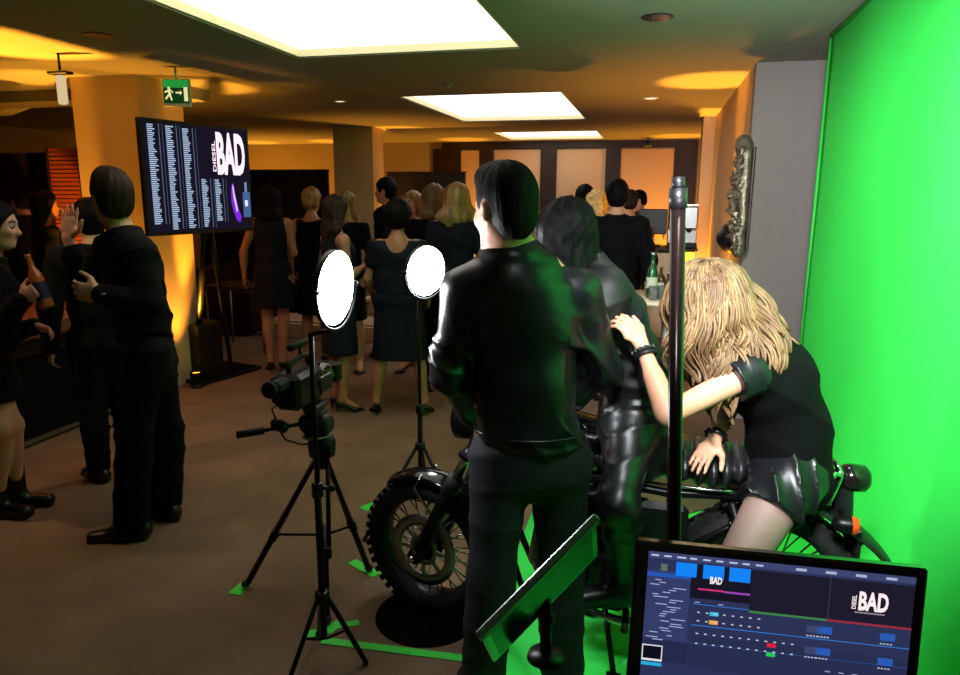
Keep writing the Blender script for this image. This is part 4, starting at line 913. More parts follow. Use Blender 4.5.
# ---------------------------------------------------------------- presentation screen on its stand
tvr = empty('presentation_screen', at(200, 385, 6.0)*A(1, 1, 0), 'large flat screen listing names beside the word BAD on a floor stand', 'screen')
a = at(140, 118, 5.2); bq = at(247, 128, 6.1); c_ = at(138, 235, 5.2); d_ = at(245, 228, 6.1)
ex = nrm(A(bq[0]-a[0], bq[1]-a[1], 0)); ty = -UP; ny_ = nrm(np.cross(ex, UP)); ny_ = ny_ if ny_@(_C-a) > 0 else -ny_
WT = np.linalg.norm((bq-a)*A(1, 1, 0)); HT = a[2]-c_[2]; 
TP = lambda x, y, k=0: a+ex*x*WT-UP*y*HT+ny_*k
m = MB(); m.box(TP(.5, .5, -.025), (WT+.02, .045, HT+.02), u=ex, v=-ny_, bev=.005); m.build('casing', BLACKP, tvr)
m = MB(); m.quad(TP(.015, .02, .0), TP(.985, .02, .0), TP(.985, .98, .0), TP(.015, .98, .0), emat('tv_black', S(24, 20, 34), 1)); ts = m.build('screen', None, tvr)
L = []; rnd = random.Random(7)
for (x0, w, y0, y1) in ((.045, .075, .04, .90), (.20, .07, .04, .95), (.345, .07, .05, .95), (.49, .065, .5, .95), (.62, .06, .5, .90)):
    y = y0
    while y < y1: L.append((x0, y, x0+w*(.55+.45*rnd.random()), y+.010, (176, 196, 226))); y += .0175
    L.append((x0+w+.02, y0-.01, x0+w+.026, y1+.01, (96, 110, 140))); L.append((x0+w+.05, y0-.01, x0+w+.054, y1+.01, (80, 90, 120)))
rects('name_list', L, ts, TP, .002)
TW = emat('tv_white', S(252, 226, 232), 1.25)
lettering('BAD', TP(.655, .43, .003), ex, UP, HT*.38, .355, TW, ts, bold=.045)
lettering('DIESEL', TP(.648, .43, .003), UP, -ex, .034, 1.75, TW, ts, bold=.02)
m = MB(); pts = [(.785, .60), (.80, .53), (.815, .55), (.825, .66), (.855, .80), (.88, .86), (.865, .92), (.83, .90), (.795, .80), (.78, .70)]
m.add([TP(x, y, .003) for x, y in pts], [tuple(range(len(pts)))[::-1]], emat('purple_glow', S(120, 40, 210), 1.1)); m.add([TP(x, y, .0036) for x, y in [(.797, .57), (.806, .54), (.82, .64), (.845, .80), (.83, .82), (.805, .68)]], [tuple(range(6))[::-1]], emat('pale_purple', S(225, 190, 240), 1.1)); m.build('flame_graphic', None, ts)
rects('bottle_graphic', [(.905, .62, .985, .87, (70, 98, 148)), (.93, .52, .955, .62, (120, 140, 180)), (.925, .70, .958, .76, (225, 235, 250))], ts, TP, .003)
# stand: two raked legs, base plate and column
m = MB(); cb = TP(.62, 1, -.10); g0 = A(cb[0], cb[1], 0)
top_ = cb+UP*.25
for (fx, fy) in ((196, 372), (232, 372)):
    ft = atz(fx, fy, .02); m.tube([top_+ex*(.0), ft], .026, n=10, flat=.6)
m.build('easel_leg', BLACKM, tvr); m = MB(); bc = atz(213, 374, 0); m.box(bc+UP*.02, (.72, .55, .03), u=ex, v=-ny_, bev=.008); m.build('base_plate', BLACKM, tvr)
m = MB(); m.box(bc+UP*.30-ex*.12, (.30, .28, .45), u=ex, v=-ny_, bev=.02); m.build('equipment_case', BLACKP, tvr)
m = MB(); m.box(top_+UP*.2, (.30, .06, .5), u=ex, v=-ny_, bev=.01); m.build('mounting_bracket', BLACKM, tvr)

# ---------------------------------------------------------------- lounge furniture behind the women
CREAM = mat('cream_lacquer', S(225, 205, 180), .45)
def low_table(c, sx, sy, h, ang, lab, m1=CREAM):
    t = empty('low_table', (c[0], c[1], 0), lab, 'low table'); u = A(cos(ang), sin(ang), 0); m = MB(); m.box(A(c[0], c[1], h-.02), (sx, sy, .04), u=u, bev=.006); m.build('top', m1, t)
    for i in (-1, 1):
        for j in (-1, 1): m = MB(); v = np.cross(UP, u); m.tube([A(c[0], c[1], 0)+u*i*(sx/2-.05)+v*j*(sy/2-.05), A(c[0], c[1], h-.03)+u*i*(sx/2-.05)+v*j*(sy/2-.05)], .018, n=10); m.build('leg', STEEL, t)
def sofa(c, w, d, ang, lab, m1, h=.42, bh=.82, name='lounge_sofa'):
    t = empty(name, (c[0], c[1], 0), lab, 'sofa'); u = A(cos(ang), sin(ang), 0); v = np.cross(UP, u); C0 = A(c[0], c[1], 0)
    m = MB(); m.box(C0+UP*.2, (w, d, .28), u=u, bev=.03); m.build('base', m1, t); m = MB(); m.box(C0+UP*(h-.04)-v*.03, (w-.2, d-.1, .14), u=u, bev=.04); m.build('seat_cushion', m1, t)
    m = MB(); m.box(C0+v*(d/2-.07)+UP*(bh/2+.06), (w, .14, bh-.12), u=u, bev=.04); m.build('backrest', m1, t)
    for g in (-1, 1):
        m = MB(); m.box(C0+u*g*(w/2-.06)+UP*.36, (.12, d, .42), u=u, bev=.03); m.build('armrest', m1, t)
        for k in (-1, 1): m = MB(); m.tube([C0+u*g*(w/2-.1)+v*k*(d/2-.1), C0+u*g*(w/2-.1)+v*k*(d/2-.1)+UP*.08], .02, n=8); m.build('leg', STEEL, t)
DLEA = mat('dark_brown_leather', S(38, 22, 18), .4, bump=.1)
p = atz(285, 352, 0); 
def platform(x, y, w, d, h, lab):
    t = empty('lounge_platform', (x, y, 0), lab, 'platform', None); m = MB(); m.box((x, y, h/2), (w, d, h), bev=.01); m.build('plinth', CREAM, t); m = MB(); m.box((x, y, h+.011), (w-.06, d-.06, .02), bev=.004); m.build('top_cushion', mat('sand_fabric', S(190, 165, 140), .9), t)
platform(-3.75, 7.7, 1.5, .6, .18, 'low cream plinth on the floor behind the woman with long dark hair'); 
sofa((-5.0, 7.75), 1.0, .7, radians(100), 'dark leather armchair behind the screen stand', DLEA)
low_table((-3.05, 8.35), .9, .6, .42, .1, 'low cream table behind the dark-haired woman by the near studio light')
sofa((-4.6, 8.7), 1.5, .7, pi, 'long dark leather sofa in front of the long black partition', DLEA)
t = empty('side_table', (-4.3, 6.75, 0), 'dark side table with thin steel frame left of the woman with long dark hair', 'side table')
m = MB(); m.box((-4.3, 6.75, .70), (.7, .5, .03), bev=.004); m.build('top', mat('walnut_top', S(70, 45, 34), .3), t)
for i in (-1, 1):
    m = MB(); m.tube([(-4.3+.33*i, 6.53, .01), (-4.3+.33*i, 6.53, .68), (-4.3+.33*i, 6.97, .68), (-4.3+.33*i, 6.97, .01)], .012, n=8); m.build('leg_frame', STEEL, t)
# counter bench at the left edge
BRT = mat('brown_leather_top', S(120, 66, 46), .4, bump=.15, bscale=60)
bn = empty('high_bench', (-4.2, 3.7, 0), 'dark upholstered counter with a brown leather top at the left edge', 'counter')
q0 = atz(0, 462, 0); bx = -4.02
m = MB(); m.box((bx-.45, 3.75, .31), (.9, 1.9, .54), bev=.01); m.build('base', BLACKC, bn); m = MB(); m.box((bx+.012, 3.75, .035), (.02, 1.9, .03)); m.box((bx-.45, 3.75, .02), (.8, 1.8, .03)); m.build('kick_rail', STEEL, bn)
m = MB(); m.box((bx-.45, 3.75, .66), (.94, 1.94, .14), bev=.03); m.build('seat_pad', DLEA, bn); 
m = MB(); m.box((bx-.30, 3.95, .80), (.9, 1.0, .12), bev=.02); m.build('brown_top', BRT, bn)
# ---------------------------------------------------------------- bar
br = empty('bar_counter', (.2, 9.0, 0), 'cream bar counter with glowing amber edge beneath the coffee machine', 'bar counter')
bx0 = aty(640, 260, 8.6)[0]; bx1 = .485; zc = aty(660, 248, 8.6)[2]
m = MB(); m.box(((bx0+bx1)/2, 8.85, zc/2-.03), (bx1-bx0, .5, zc-.06)); m.build('front', mat('cream_front', S(225, 205, 170), .5), br)
m = MB(); m.box(((bx0+bx1)/2, 8.85, zc-.015), (bx1-bx0+.04, .56, .03), bev=.004); m.build('worktop', WOOD, br)
gx0 = aty(682, 250, 8.58)[0]; m = MB(); m.box(((gx0+bx1)/2, 8.595, zc-.10), (bx1-gx0-.02, .01, .12)); m.build('glowing_strip', emat('amber_strip', (1, .55, .05, 1), 2.2), br)
cm = empty('coffee_machine', (.45, 8.85, zc), 'stainless steel coffee machine standing on the bar counter', 'coffee machine')
mc0 = aty(667, 240, 8.7)[0]; mc1 = aty(697, 240, 8.7)[0]; mz0 = zc; mz1 = aty(680, 206, 8.7)[2]; mx = (mc0+mc1)/2; mw = mc1-mc0; hh = mz1-mz0
m = MB(); m.box((mx, 8.87, mz0+hh*.72), (mw, .36, hh*.56), bev=.02); m.box((mx, 8.93, mz0+hh*.3), (mw, .22, hh*.4), bev=.01); m.build('body', STEEL, cm)
m = MB(); m.box((mx, 8.85, mz0+.03), (mw, .4, .06), bev=.01); m.build('drip_tray', BLACKM, cm); m = MB()
for g in (-1, 1): m.lathe((mx+g*mw*.22, 8.72, mz0+hh*.45), -UP, [(0, -.03), (.03, -.03), (.03, .03), (0, .03)], n=16); m.tube([(mx+g*mw*.22, 8.72, mz0+hh*.43), (mx+g*mw*.22, 8.60, mz0+hh*.41)], .012, n=8)
m.build('group_head', BLACKM, cm); m = MB(); m.box((mx, 8.87, mz1+.012), (mw*.96, .34, .02)); m.build('cup_rail', CHROME, cm)
def till(x, y, z, lab):
    t = empty('till_screen', (x, y, z), lab, 'till'); m = MB(); m.box((x, y, z+.30), (.34, .05, .30), bev=.01); m.build('display', BLACKP, t); m = MB(); m.box((x, y+.05, z+.09), (.06, .05, .18)); m.box((x, y+.05, z+.012), (.2, .18, .02), bev=.005); m.build('stand', BLACKM, t)
tx = aty(653, 215, 8.8)[0]; till(tx, 8.8, zc, 'black till screen on the bar left of the coffee machine')
def bottle(p, h, r, m1, lab, grp=None, name='bottle'):
    t = empty(name, p, lab, 'bottle', grp); m = MB(); m.lathe(p, UP, [(0, 0), (r, 0), (r*1.02, h*.05), (r, h*.55), (r*.8, h*.66), (r*.36, h*.76), (r*.34, h*.94), (r*.42, h*.95), (r*.42, h*.97), (0, h*.97)], n=24); m.build('glass', m1, t)
    m = MB(); m.lathe(p+UP*h*.955, UP, [(r*.46, 0), (r*.48, h*.045), (0, h*.05)], n=16); m.build('cap', STEEL, t); m = MB(); m.lathe(p+UP*h*.22, UP, [(r*1.04, 0), (r*1.04, h*.24)], n=24); m.build('label', mat('bottle_label', S(190, 190, 170), .6), t); return t
GG = mat('green_glass', S(20, 70, 40), .12, spec=.8, coat=.4); BG = mat('brown_glass', S(70, 40, 18), .15, coat=.4)
# drinks table between the bar and the motorcycle
tp = at(652, 300, 4.6); dt = empty('drinks_table', (tp[0]+.05, tp[1], 0), 'small high table crowded with bottles and glasses behind the blonde woman', 'table')
tz = at(652, 298, 4.6)[2]; m = MB(); m.lathe((tp[0]+.1, tp[1]+.12, tz), UP, [(0, -.025), (.34, -.025), (.35, -.01), (.34, 0), (0, 0)], n=48); m.build('top', CREAM, dt); m = MB(); m.tube([(tp[0]+.1, tp[1]+.12, .02), (tp[0]+.1, tp[1]+.12, tz-.02)], .03, n=16); m.build('column', STEEL, dt)
m = MB(); m.lathe((tp[0]+.1, tp[1]+.12, 0), UP, [(0, .03), (.04, .03), (.22, .012), (.23, 0)], n=40); m.build('foot', STEEL, dt)
def onT(px): q = at(px, 298, 4.62); return A(q[0], q[1], tz)
bottle(onT(651), .30, .036, GG, 'tall green glass bottle on the drinks table'); bottle(onT(660)+A(0, .10, 0), .20, .03, BG, 'small brown bottle just right of the tall green bottle')
bottle(onT(664)+A(.02, .02, 0), .17, .026, BG, 'smallest brown bottle on the drinks table beside the dark pole')
def glass(p, h, r, lab, grp, name='drinking_glass'):
    m = MB(); m.lathe(p, UP, [(0, .002), (r*.8, 0), (r, h), (r*.93, h), (r*.74, .01), (0, .012)], n=20); return tag(m.build(name, mat('clear_glass', S(210, 215, 210), .05, trans=.85, spec=.6)), lab, 'glass', grp)
for px, dy, lab in ((653, -.12, 'tumbler in front of the green bottle'), (661, -.09, 'tumbler at the front edge of the drinks table'), (669, .05, 'tumbler nearest the dark pole'), (648, .10, 'tumbler behind the rider left of the green bottle')):
    glass(onT(px)+A(0, dy, 0), .09, .032, lab, 'tumblers on the drinks table')
for i, px in enumerate((645, 651)):
    q = aty(px, 246, 8.68); bottle(A(q[0], q[1], zc), .26, .034, BG, 'brown bottle on the bar counter, %s of the pair' % ('left' if i == 0 else 'right'), 'bottles on the bar')
# carved ornament on the ochre wall
ORN = mat('carved_bronze', S(150, 134, 118), .32, .75, bump=.8, bscale=60)
orn = empty('wall_sculpture', (GX-.1, 6.6, 1.1), 'tall carved bronze relief hanging on the ochre side wall', 'sculpture')
z0 = atx(738, 262, GX-.07)[2]+.06; z1 = atx(741, 135, GX-.07)[2]-.09; yy = atx(741, 200, GX-.07)[1]; rs = np.random.RandomState(3); P_ = []; N = 26
for i in range(N):
    f = i/(N-1); z = z0+(z1-z0)*f; w = .035+.03*sin(pi*min(1, f*1.15))
    P_.append(Ell(A(GX-.05-.02*rs.rand(), yy, z), A(0, 1, 0), UP, w*1.2, .04, .04, k=.02))
for i in range(130):
    f = rs.rand(); z = z0+(z1-z0)*f; P_.append(Ell(A(GX-.09-.05*rs.rand()*sin(pi*f), yy+(rs.rand()-.5)*.2, z), rs.randn(3), rs.randn(3), .026+.02*rs.rand(), .012, .016, k=.004))
P_.append(Ell(A(GX-.08, yy, z1), UP, A(1, 0, 0), .07, .06, .06, k=.02)); sdf('relief_figure', P_, .010, ORN, orn)
m = MB(); m.box((GX-.012, yy, (z0+z1)/2), (.02, .09, (z1-z0)*.96), bev=.005); m.build('backing_board', WOOD, orn)
sp = atx(722, 240, GX-.12); t = empty('wall_speaker', sp, 'dark cone-shaped wall fixture beside the carved relief', 'wall fixture'); m = MB(); m.lathe(sp+A(.09, 0, .02), A(-1, 0, -.1), [(0, 0), (.12, 0), (.13, .03), (.09, .09), (.03, .13), (0, .135)], n=28); m.build('shade', BLACKP, t); m = MB(); m.box(sp+A(.106, 0, .02), (.025, .08, .08)); m.build('mount', BLACKM, t)
# ================================================================ PEOPLE
def hd_(J, i, d, n, t, curl=.35): J.hd[i] = nrm(d); J.hn[i] = nrm(n); J.ht[i] = nrm(t); J.curl[i] = curl
SOLE = mat('shoe_leather', S(14, 13, 14), .35, spec=.5)
# ---- man in the black leather jacket, back to the camera
p = at(529, 690, 2.1); J = stand(p[0], p[1], PS, H=1.79)
J.neckb = at(511, 254, 2.10); J.chest = at(520, 320, 2.12); J.waist = at(527, 385, 2.12); J.pel = at(530, 448, 2.12)
J.sh = [at(466, 293, 2.11), at(577, 291, 2.13)]; J.el = [at(449, 372, 2.10), at(604, 368, 2.22)]; J.wr = [at(482, 428, 2.30), at(566, 405, 2.42)]
J.hip = [at(501, 458, 2.12), at(560, 458, 2.14)]; J.knee = [at(492, 570, 2.05), at(560, 570, 2.16)]
J.ank = [atz(482, 690, .09), atz(562, 672, .09)]; J.toe = [nrm(CF-CR*.3), nrm(CF+CR*.35)]
J.head = at(505, 210, 2.06); J.hf = rot(CF, UP, radians(33))-UP*.12; J.hu = UP
for i in (0, 1): J.hd[i] = nrm(J.wr[i]-J.el[i]); J.hn[i] = -CF; J.ht[i] = UP; J.curl[i] = .9
t = person('man in a shiny black leather jacket and dark jeans standing with his back to us', (p[0], p[1]))
body(J, t, res=.0085, feet=True); short_hair(J, t, HAIRD, res=.006, g=.009, amp=.0012, quiff=.008, side=.1, low=.06)
def jdisp(X, Y, Z):
    a = folds(.012, 8, 11, (.5, .2, .8))(X, Y, Z); b_ = folds(.006, 17, 4, (.8, .1, .5))(X, Y, Z)
    la = (X-J.neckb[0])*CR[0]+(Y-J.neckb[1])*CR[1]; w = np.clip((np.abs(la)-.07)/.12, .12, 1); w = np.maximum(w, np.clip((1.08-Z)/.12, 0, 1)); w = w*np.clip((1.36-Z)/.12, .15, 1); w = w*np.where(np.abs(la) > .17, 1.5, 1); return (a+b_)*w
JK = J; us, uh = limbs(J); hemz = at(530, 438, 2.1)[2]; g = .022; s = J.s
P_ = [Loft(J.neckb-UP*.09, J.neckb-UP*.02, .155, .10, .075, .075, us, k=.06), Loft(J.chest, J.neckb-UP*.07, .165, .120, .155, .095, us, k=.06), Loft(J.waist, J.chest, .160, .120, .168, .122, us, k=.06),
      Loft(A(J.pel[0], J.pel[1], hemz+.045), J.waist, .160, .120, .162, .122, us, k=.05), Loft(A(J.pel[0], J.pel[1], hemz-.02), A(J.pel[0], J.pel[1], hemz+.03), .168, .122, .170, .127, us, k=.015)]
for i in (0, 1):
    P_ += [Ell(J.sh[i], us, UP, .074, .072, .070, k=.05), Cone(J.sh[i], J.el[i], .073, .066, k=.02), Cone(J.el[i], J.wr[i], .066, .046, k=.02), Cone(J.wr[i]-nrm(J.wr[i]-J.el[i])*.03, J.wr[i]+nrm(J.wr[i]-J.el[i])*.01, .042, .041, k=.012)]
cl = J.neckb-CF*.0
P_ += [Ring(cl+UP*.010, UP-CF*.1, .070, .020, k=.02), Ring(cl+UP*.030, UP-CF*.1, .066, .014, k=.014)]
jk = sdf('leather_jacket', P_, .0075, LEATHER, t, cut=[half(A(0, 0, hemz-.02), -UP)], sub=[Cone(cl, cl+UP*.12, .058, .058, k=.01)], disp=jdisp)
P_ = [Ring(A(J.pel[0], J.pel[1], hemz-.012)+CF*.0, UP, .0, .0)]
m = MB(); yk = at(520, 303, 2.1)
c0 = J.chest; pts = []
for q in np.linspace(-.13, .13, 13): pts.append(c0+CR*q+UP*(.10-.02*(q/.13)**2)-CF*(.135-.35*q*q))
m = MB(); zp = [A(J.pel[0], J.pel[1], hemz+.028)+(CR*cos(a)*.176-CF*sin(a)*.134) for a in np.linspace(-.2, pi+.2, 21)]; m.tube(zp, .0035, n=6, cap=True); m.build('hem_seam', LEATHER, jk)
trousers(J, t, JEANS, res=.009, g=.012, name='jeans', amp=.0035, loose=.02, top=.06)
for i in (0, 1): shoe(J, i, t, SOLE, kind='flat')
m = MB(); q = at(557, 446, 2.0); m.tube([q-CR*.03+CF*.03, q+CR*.03+CF*.035], .003, n=6); m.build('belt_loop', JEANS, t)

# ---- rider on the motorcycle
p = at(632, 430, 2.38); J = stand(p[0], p[1], PS+pi/2, H=1.68, fem=True)
J.pel = at(634, 425, 2.40); J.waist = at(634, 372, 2.42); J.chest = at(612, 318, 2.45); J.neckb = at(585, 268, 2.47); J.f = nrm(-CR*.95+CF*.2)
J.head = at(567, 234, 2.46); J.hf = nrm(-CR*.45+CF*.85-UP*.3); J.hu = nrm(UP-CR*.25)
J.sh = [at(606, 292, 2.31), at(590, 276, 2.62)]; gl = hb+fs*.40-ff*.16+UP*.06; gr_ = hb-fs*.40-ff*.16+UP*.06
J.el = [at(578, 355, 2.26), at(560, 340, 2.66)]; J.wr = [at(560, 385, 2.42), at(540, 372, 2.66)]
J.hip = [at(630, 436, 2.30), at(622, 430, 2.50)]; J.knee = [at(618, 505, 2.11), at(560, 490, 2.72)]; J.ank = [at(624, 580, 2.22), at(600, 560, 2.85)]
J.gnd = [J.ank[0][2]-.085, J.ank[1][2]-.085]; J.toe = [nrm(-CR-CF*.15), nrm(-CR)]
for i in (0, 1): hd_(J, i, J.wr[i]-J.el[i], -UP, CF*(1 if i == 0 else -1), 1.0)
t = person('dark-haired rider in black jacket and leather trousers leaning forward on the motorcycle', (p[0], p[1]))
body(J, t, res=.010); long_hair(J, t, HAIRD, res=.008, L=.24, amp=.004, w=.12, curly=.003)
torso_wear(J, .024, 'long', hem=.09, res=.009, amp=.007, freq=11, seed=8, m=mat('matt_leather', S(7, 9, 9), .6, bump=.06, bscale=400, kind='voronoi'), parent=t, sleeve_r=.008)
P_ = [Ell(J.pel-UP*.01, J.f, UP, .12, .11, .145, k=.06)]
P_.append(Loft(J.pel-UP*.03, J.pel*.45+J.waist*.55, .150, .125, .150, .12, limbs(J)[0], k=.05))
for i in (0, 1): P_ += [Cone(J.hip[i], J.knee[i], .088, .063, k=.05), Cone(J.knee[i], J.ank[i]+nrm(J.knee[i]-J.ank[i])*.05, .062, .045, k=.03), Ell(J.knee[i]*.7+J.ank[i]*.3+CR*.012, J.ank[i]-J.knee[i], CR, .13, .06, .06, k=.04)]
sdf('leather_trousers', P_, .008, LEATHER2, t, disp=folds(.004, 24, 21, (.1, .1, 1)))
for i in (0, 1): shoe(J, i, t, SOLE, kind='boot')
m = MB(); a = J.ank[0]; 
for k in range(5): q = a+UP*(.02+.035*k)-CR*.055-CF*.01; m.tube([q-CF*.03, q-CF*.0-CR*.006, q+CF*.03], .003, n=6)
m.build('boot_laces', BLACKP, t)

# ---- blonde passenger
p = at(788, 480, 2.27); J = stand(p[0], p[1], PS+pi/2, H=1.68, fem=True)
J.pel = at(786, 470, 2.26); J.waist = at(788, 425, 2.26); J.chest = at(772, 375, 2.25); J.neckb = at(742, 330, 2.25); J.f = nrm(-CR*.95+CF*.1)
J.head = at(706, 302, 2.23); J.hf = nrm(-CR*.85+CF*.25-UP*.45); J.hu = nrm(UP*.9-CR*.45)
J.sh = [at(752, 372, 2.11), at(742, 350, 2.41)]; J.el = [at(668, 414, 2.03), at(730, 402, 2.36)]; J.wr = [at(641, 343, 2.17), at(714, 440, 2.24)]
J.hip = [at(790, 474, 2.17), at(780, 470, 2.35)]; J.knee = [at(728, 583, 1.98), at(720, 540, 2.50)]; J.ank = [at(742, 700, 2.15), atz(735, 590, .12)]
J.gnd = [J.ank[0][2]-.09, .02]; J.toe = [nrm(-CR), nrm(-CR)]
hd_(J, 0, at(616, 312, 2.22)-J.wr[0], -UP*.5+CF*.7-CR*.3, UP*.6-CF*.3, .42); J.hd[0] = nrm(at(616, 312, 2.22)-J.wr[0])
hd_(J, 1, at(696, 466, 2.17)-J.wr[1], -UP, -CR*.2-CF*.9, .12)
t = person('blonde woman in black top and leather shorts sitting behind the rider, hand on the rider', (p[0], p[1]))
bo = body(J, t, skin=SKIN, res=.0058)
P_ = [Ell(J.pel-UP*.01, J.f, UP, .14, .12, .17, k=.06)]
TP_ = []
for i in (0, 1): TP_ += [Cone(J.hip[i], J.knee[i], .092, .063, k=.04), Cone(J.knee[i], J.ank[i], .058, .042, k=.03), Ell(J.knee[i]*.68+J.ank[i]*.32+CR*.015, J.ank[i]-J.knee[i], CR, .12, .056, .054, k=.04)]
sdf('sheer_tights', TP_, .010, TIGHTS, t)
q0, q1 = J.hip[0], J.hip[0]*.66+J.knee[0]*.34; r0, r1 = J.hip[1], J.hip[1]*.66+J.knee[1]*.34
sdf('leather_shorts', P_+[Cone(q0+UP*.01, q1, .100, .106, k=.05), Cone(r0, r1, .10, .10, k=.05)], .0075, LEATHER, t, disp=folds(.013, 20, 6, CR+UP*.4), cut=[half(q1+nrm(q1-q0)*.01, q1-q0)])
TOPM = mat('black_knit', S(4, 5, 5), .9, bump=.3, bscale=320, spec=.15)
P_ = [Loft(J.neckb-nrm(J.neckb-J.chest)*.06, J.neckb-nrm(J.neckb-J.chest)*.01, .125, .085, .07, .06, limbs(J)[0], k=.05), Loft(J.chest, J.neckb-nrm(J.neckb-J.chest)*.05, .155, .115, .14, .09, limbs(J)[0], k=.06),
      Loft(J.waist, J.chest, .14, .118, .158, .115, limbs(J)[0], k=.08), Loft(J.pel-UP*.015+CR*.01, J.waist, .165, .145, .14, .12, limbs(J)[0], k=.07), Ell(J.chest-CR*.07-UP*.05, CR, UP, .08, .08, .12, k=.05)]
for i in (0, 1): P_ += [Ell(J.sh[i], limbs(J)[0], UP, .068, .066, .066, k=.05)]
tp_ = sdf('black_top', P_, .008, TOPM, t, disp=folds(.005, 13, 9, (.4, .2, 1)))
for i in (0, 1):
    e = J.sh[i]*.80+J.el[i]*.20; d = nrm(J.el[i]-J.sh[i]); sdf('leather_sleeve', [Cone(J.sh[i]+d*.01, e, .075, .066, k=.03), Cone(e, e+d*.004, .068, .068, k=.01)], .0065, LEATHER, tp_, cut=[half(e+d*.012, d)], disp=folds(.0015, 22, 3, d))
# bracelets, ring, nails
m = MB(); d = nrm(J.wr[0]-J.el[0]); c_ = J.wr[0]-d*.03
for k in range(2): m.lathe(c_-d*.014*k, d, [(.031, -.006), (.037, -.005), (.037, .005), (.031, .006)], n=28, closed=True)
for k in range(14): a = 2*pi*k/14; x_ = ortho(d, UP); y_ = np.cross(d, x_); m.box(c_+(x_*cos(a)+y_*sin(a))*.038, (.012, .008, .008), u=d, bev=.002)
m.build('beaded_bracelet', BLACKP, t)
m = MB(); d = nrm(J.wr[1]-J.el[1]); c_ = J.wr[1]-d*.02; m.lathe(c_, d, [(.030, -.011), (.034, -.010), (.034, .010), (.030, .011)], n=28, closed=True)
for k in range(10): a = 2*pi*k/10; x_ = ortho(d, UP); y_ = np.cross(d, x_); m.ball(c_+(x_*cos(a)+y_*sin(a))*.036, .006, n=8)
m.build('studded_cuff', LEATHER, t); m = MB(); m.lathe(J.wr[1]-d*.075, d, [(.033, -.003), (.036, 0), (.033, .003), (.031, 0)], n=28, closed=True); m.build('silver_bangle', CHROME, t)
for i in (0, 1): shoe(J, i, t, SOLE, kind='boot')
# hair: inner mass and many wavy locks
c = J.head; hu = UP
sdf('hair_mass', [Ell(c+UP*.02, CR, UP, .105, .115, .105, k=.03), Loft(c+CR*.035, c+CR*.055-UP*.15, .105, .09, .12, .085, CR, k=.06), Loft(c+CR*.05-UP*.13, c+CR*.085-UP*.27-CF*.03, .11, .085, .045, .04, CR, k=.05), Loft(c-CR*.075-UP*.0, c-CR*.075-UP*.19+CF*.05, .03, .07, .018, .03, CR, k=.04)], .008, BLOND, t, disp=strands(.006, 130, c))
rs = np.random.RandomState(5); m = MB()
for k in range(190):
    th_ = rs.rand()*2*pi; ph = math.acos(1-rs.rand()*.85); dr = A(cos(th_)*sin(ph), sin(th_)*sin(ph), cos(ph)); r0 = .112+.012*rs.rand()
    st = c+UP*.02+A(dr[0]*r0, dr[1]*r0, dr[2]*.118); L_ = .28+.17*rs.rand(); hz = nrm(A(dr[0], dr[1], 0)+A(.01, .01, 0)); lat = hz@CR
    if lat < -.45: L_ *= .75
    if lat > .15: L_ *= .80
    pts = []; n_ = 20; am = .010+.014*rs.rand(); fq = 30+6*rs.rand(); p0 = 3.5*th_+1.3*rs.rand(); vx = nrm(np.cross(UP, hz)); pos = st.copy()
    for q in range(n_):
        f = q/(n_-1); w = f*L_; out = .028*sin(min(1, f*1.6)*pi/2)*(1-cos(ph)*.2)
        pos = st+CR*(.05*f if lat > .2 else 0)+hz*(out*1.1+ (0 if ph > .9 else (1-ph/.9)*.06*min(1, f*3)))-UP*w*(.85 if ph < .7 else 1)+CR*(.05*f*f+(.06*f if lat > 0 else .02*f))-CF*(.02*f if hz@CF < 0 else -.0)
        if f < .25: pos = pos+UP*.02*sin(f/.25*pi)*cos(ph)
        g_ = min(1, f*2.2); pos = pos+(hz*sin(w*fq+p0)+vx*cos(w*fq+p0))*am*g_; pts.append(pos)
    rr = [.0032+.0040*sin(pi*min(1, .15+.85*(1-abs(2*f-.9))))*(1-f)**.55 for f in np.linspace(0, .97, n_)]
    nx_ = nrm(np.cross(hz, UP)); ns = 6
    for j in range(ns):
        oa = 2*pi*j/ns+k; tw = 2.5*rs.rand(); sr = .0062+.004*rs.rand()
        m.tube([pt_+(hz*cos(oa+tw*q/n_)*.6+nx_*sin(oa+tw*q/n_)*1.5)*sr*(.5+1.3*sin(pi*min(1, q/n_+.1)))*(1 if q < n_-3 else .6) for q, pt_ in enumerate(pts)], [a_*.8 for a_ in rr], n=5)
m.build('curly_locks', BLOND, t)

# ---- suited man waving at the left
p = atz(146, 528, 0); J = stand(p[0], p[1], PS+radians(72), H=1.83)
J.head = at(112, 199, 3.33); J.hf = nrm(-CR*.72+CF*.70); J.neckb = at(122, 236, 3.34); J.chest = at(133, 270, 3.33); J.waist = at(142, 318, 3.32); J.pel = at(147, 352, 3.32)
J.sh = [at(137, 252, 3.14), at(112, 246, 3.50)]; J.el = [at(150, 303, 3.08), at(86, 284, 3.60)]; J.wr = [at(101, 294, 3.0), at(68, 238, 3.55)]
J.hip = [at(146, 356, 3.22), at(152, 356, 3.40)]; J.knee = [at(134, 432, 3.16), at(166, 428, 3.45)]; J.ank = [atz(131, 522, .09), atz(166, 502, .09)]; J.toe = [nrm(-CR-CF*.12), nrm(-CR*.7+CF*.4)]
hd_(J, 0, -CR+UP*.12, CF, UP, .45); hd_(J, 1, UP*.95+CR*.18, -CF, CR, .05)
t = person('man in a dark suit at the left raising one open hand, dark brown hair', (p[0], p[1]))
body(J, t, res=.009); short_hair(J, t, HAIRB, res=.007, g=.013, amp=.003, quiff=.015, side=.6)
torso_wear(J, .017, 'long', hem=.10, res=.009, amp=.009, freq=11, seed=2, m=SUIT, parent=t, name='suit_jacket', sleeve_r=.0)
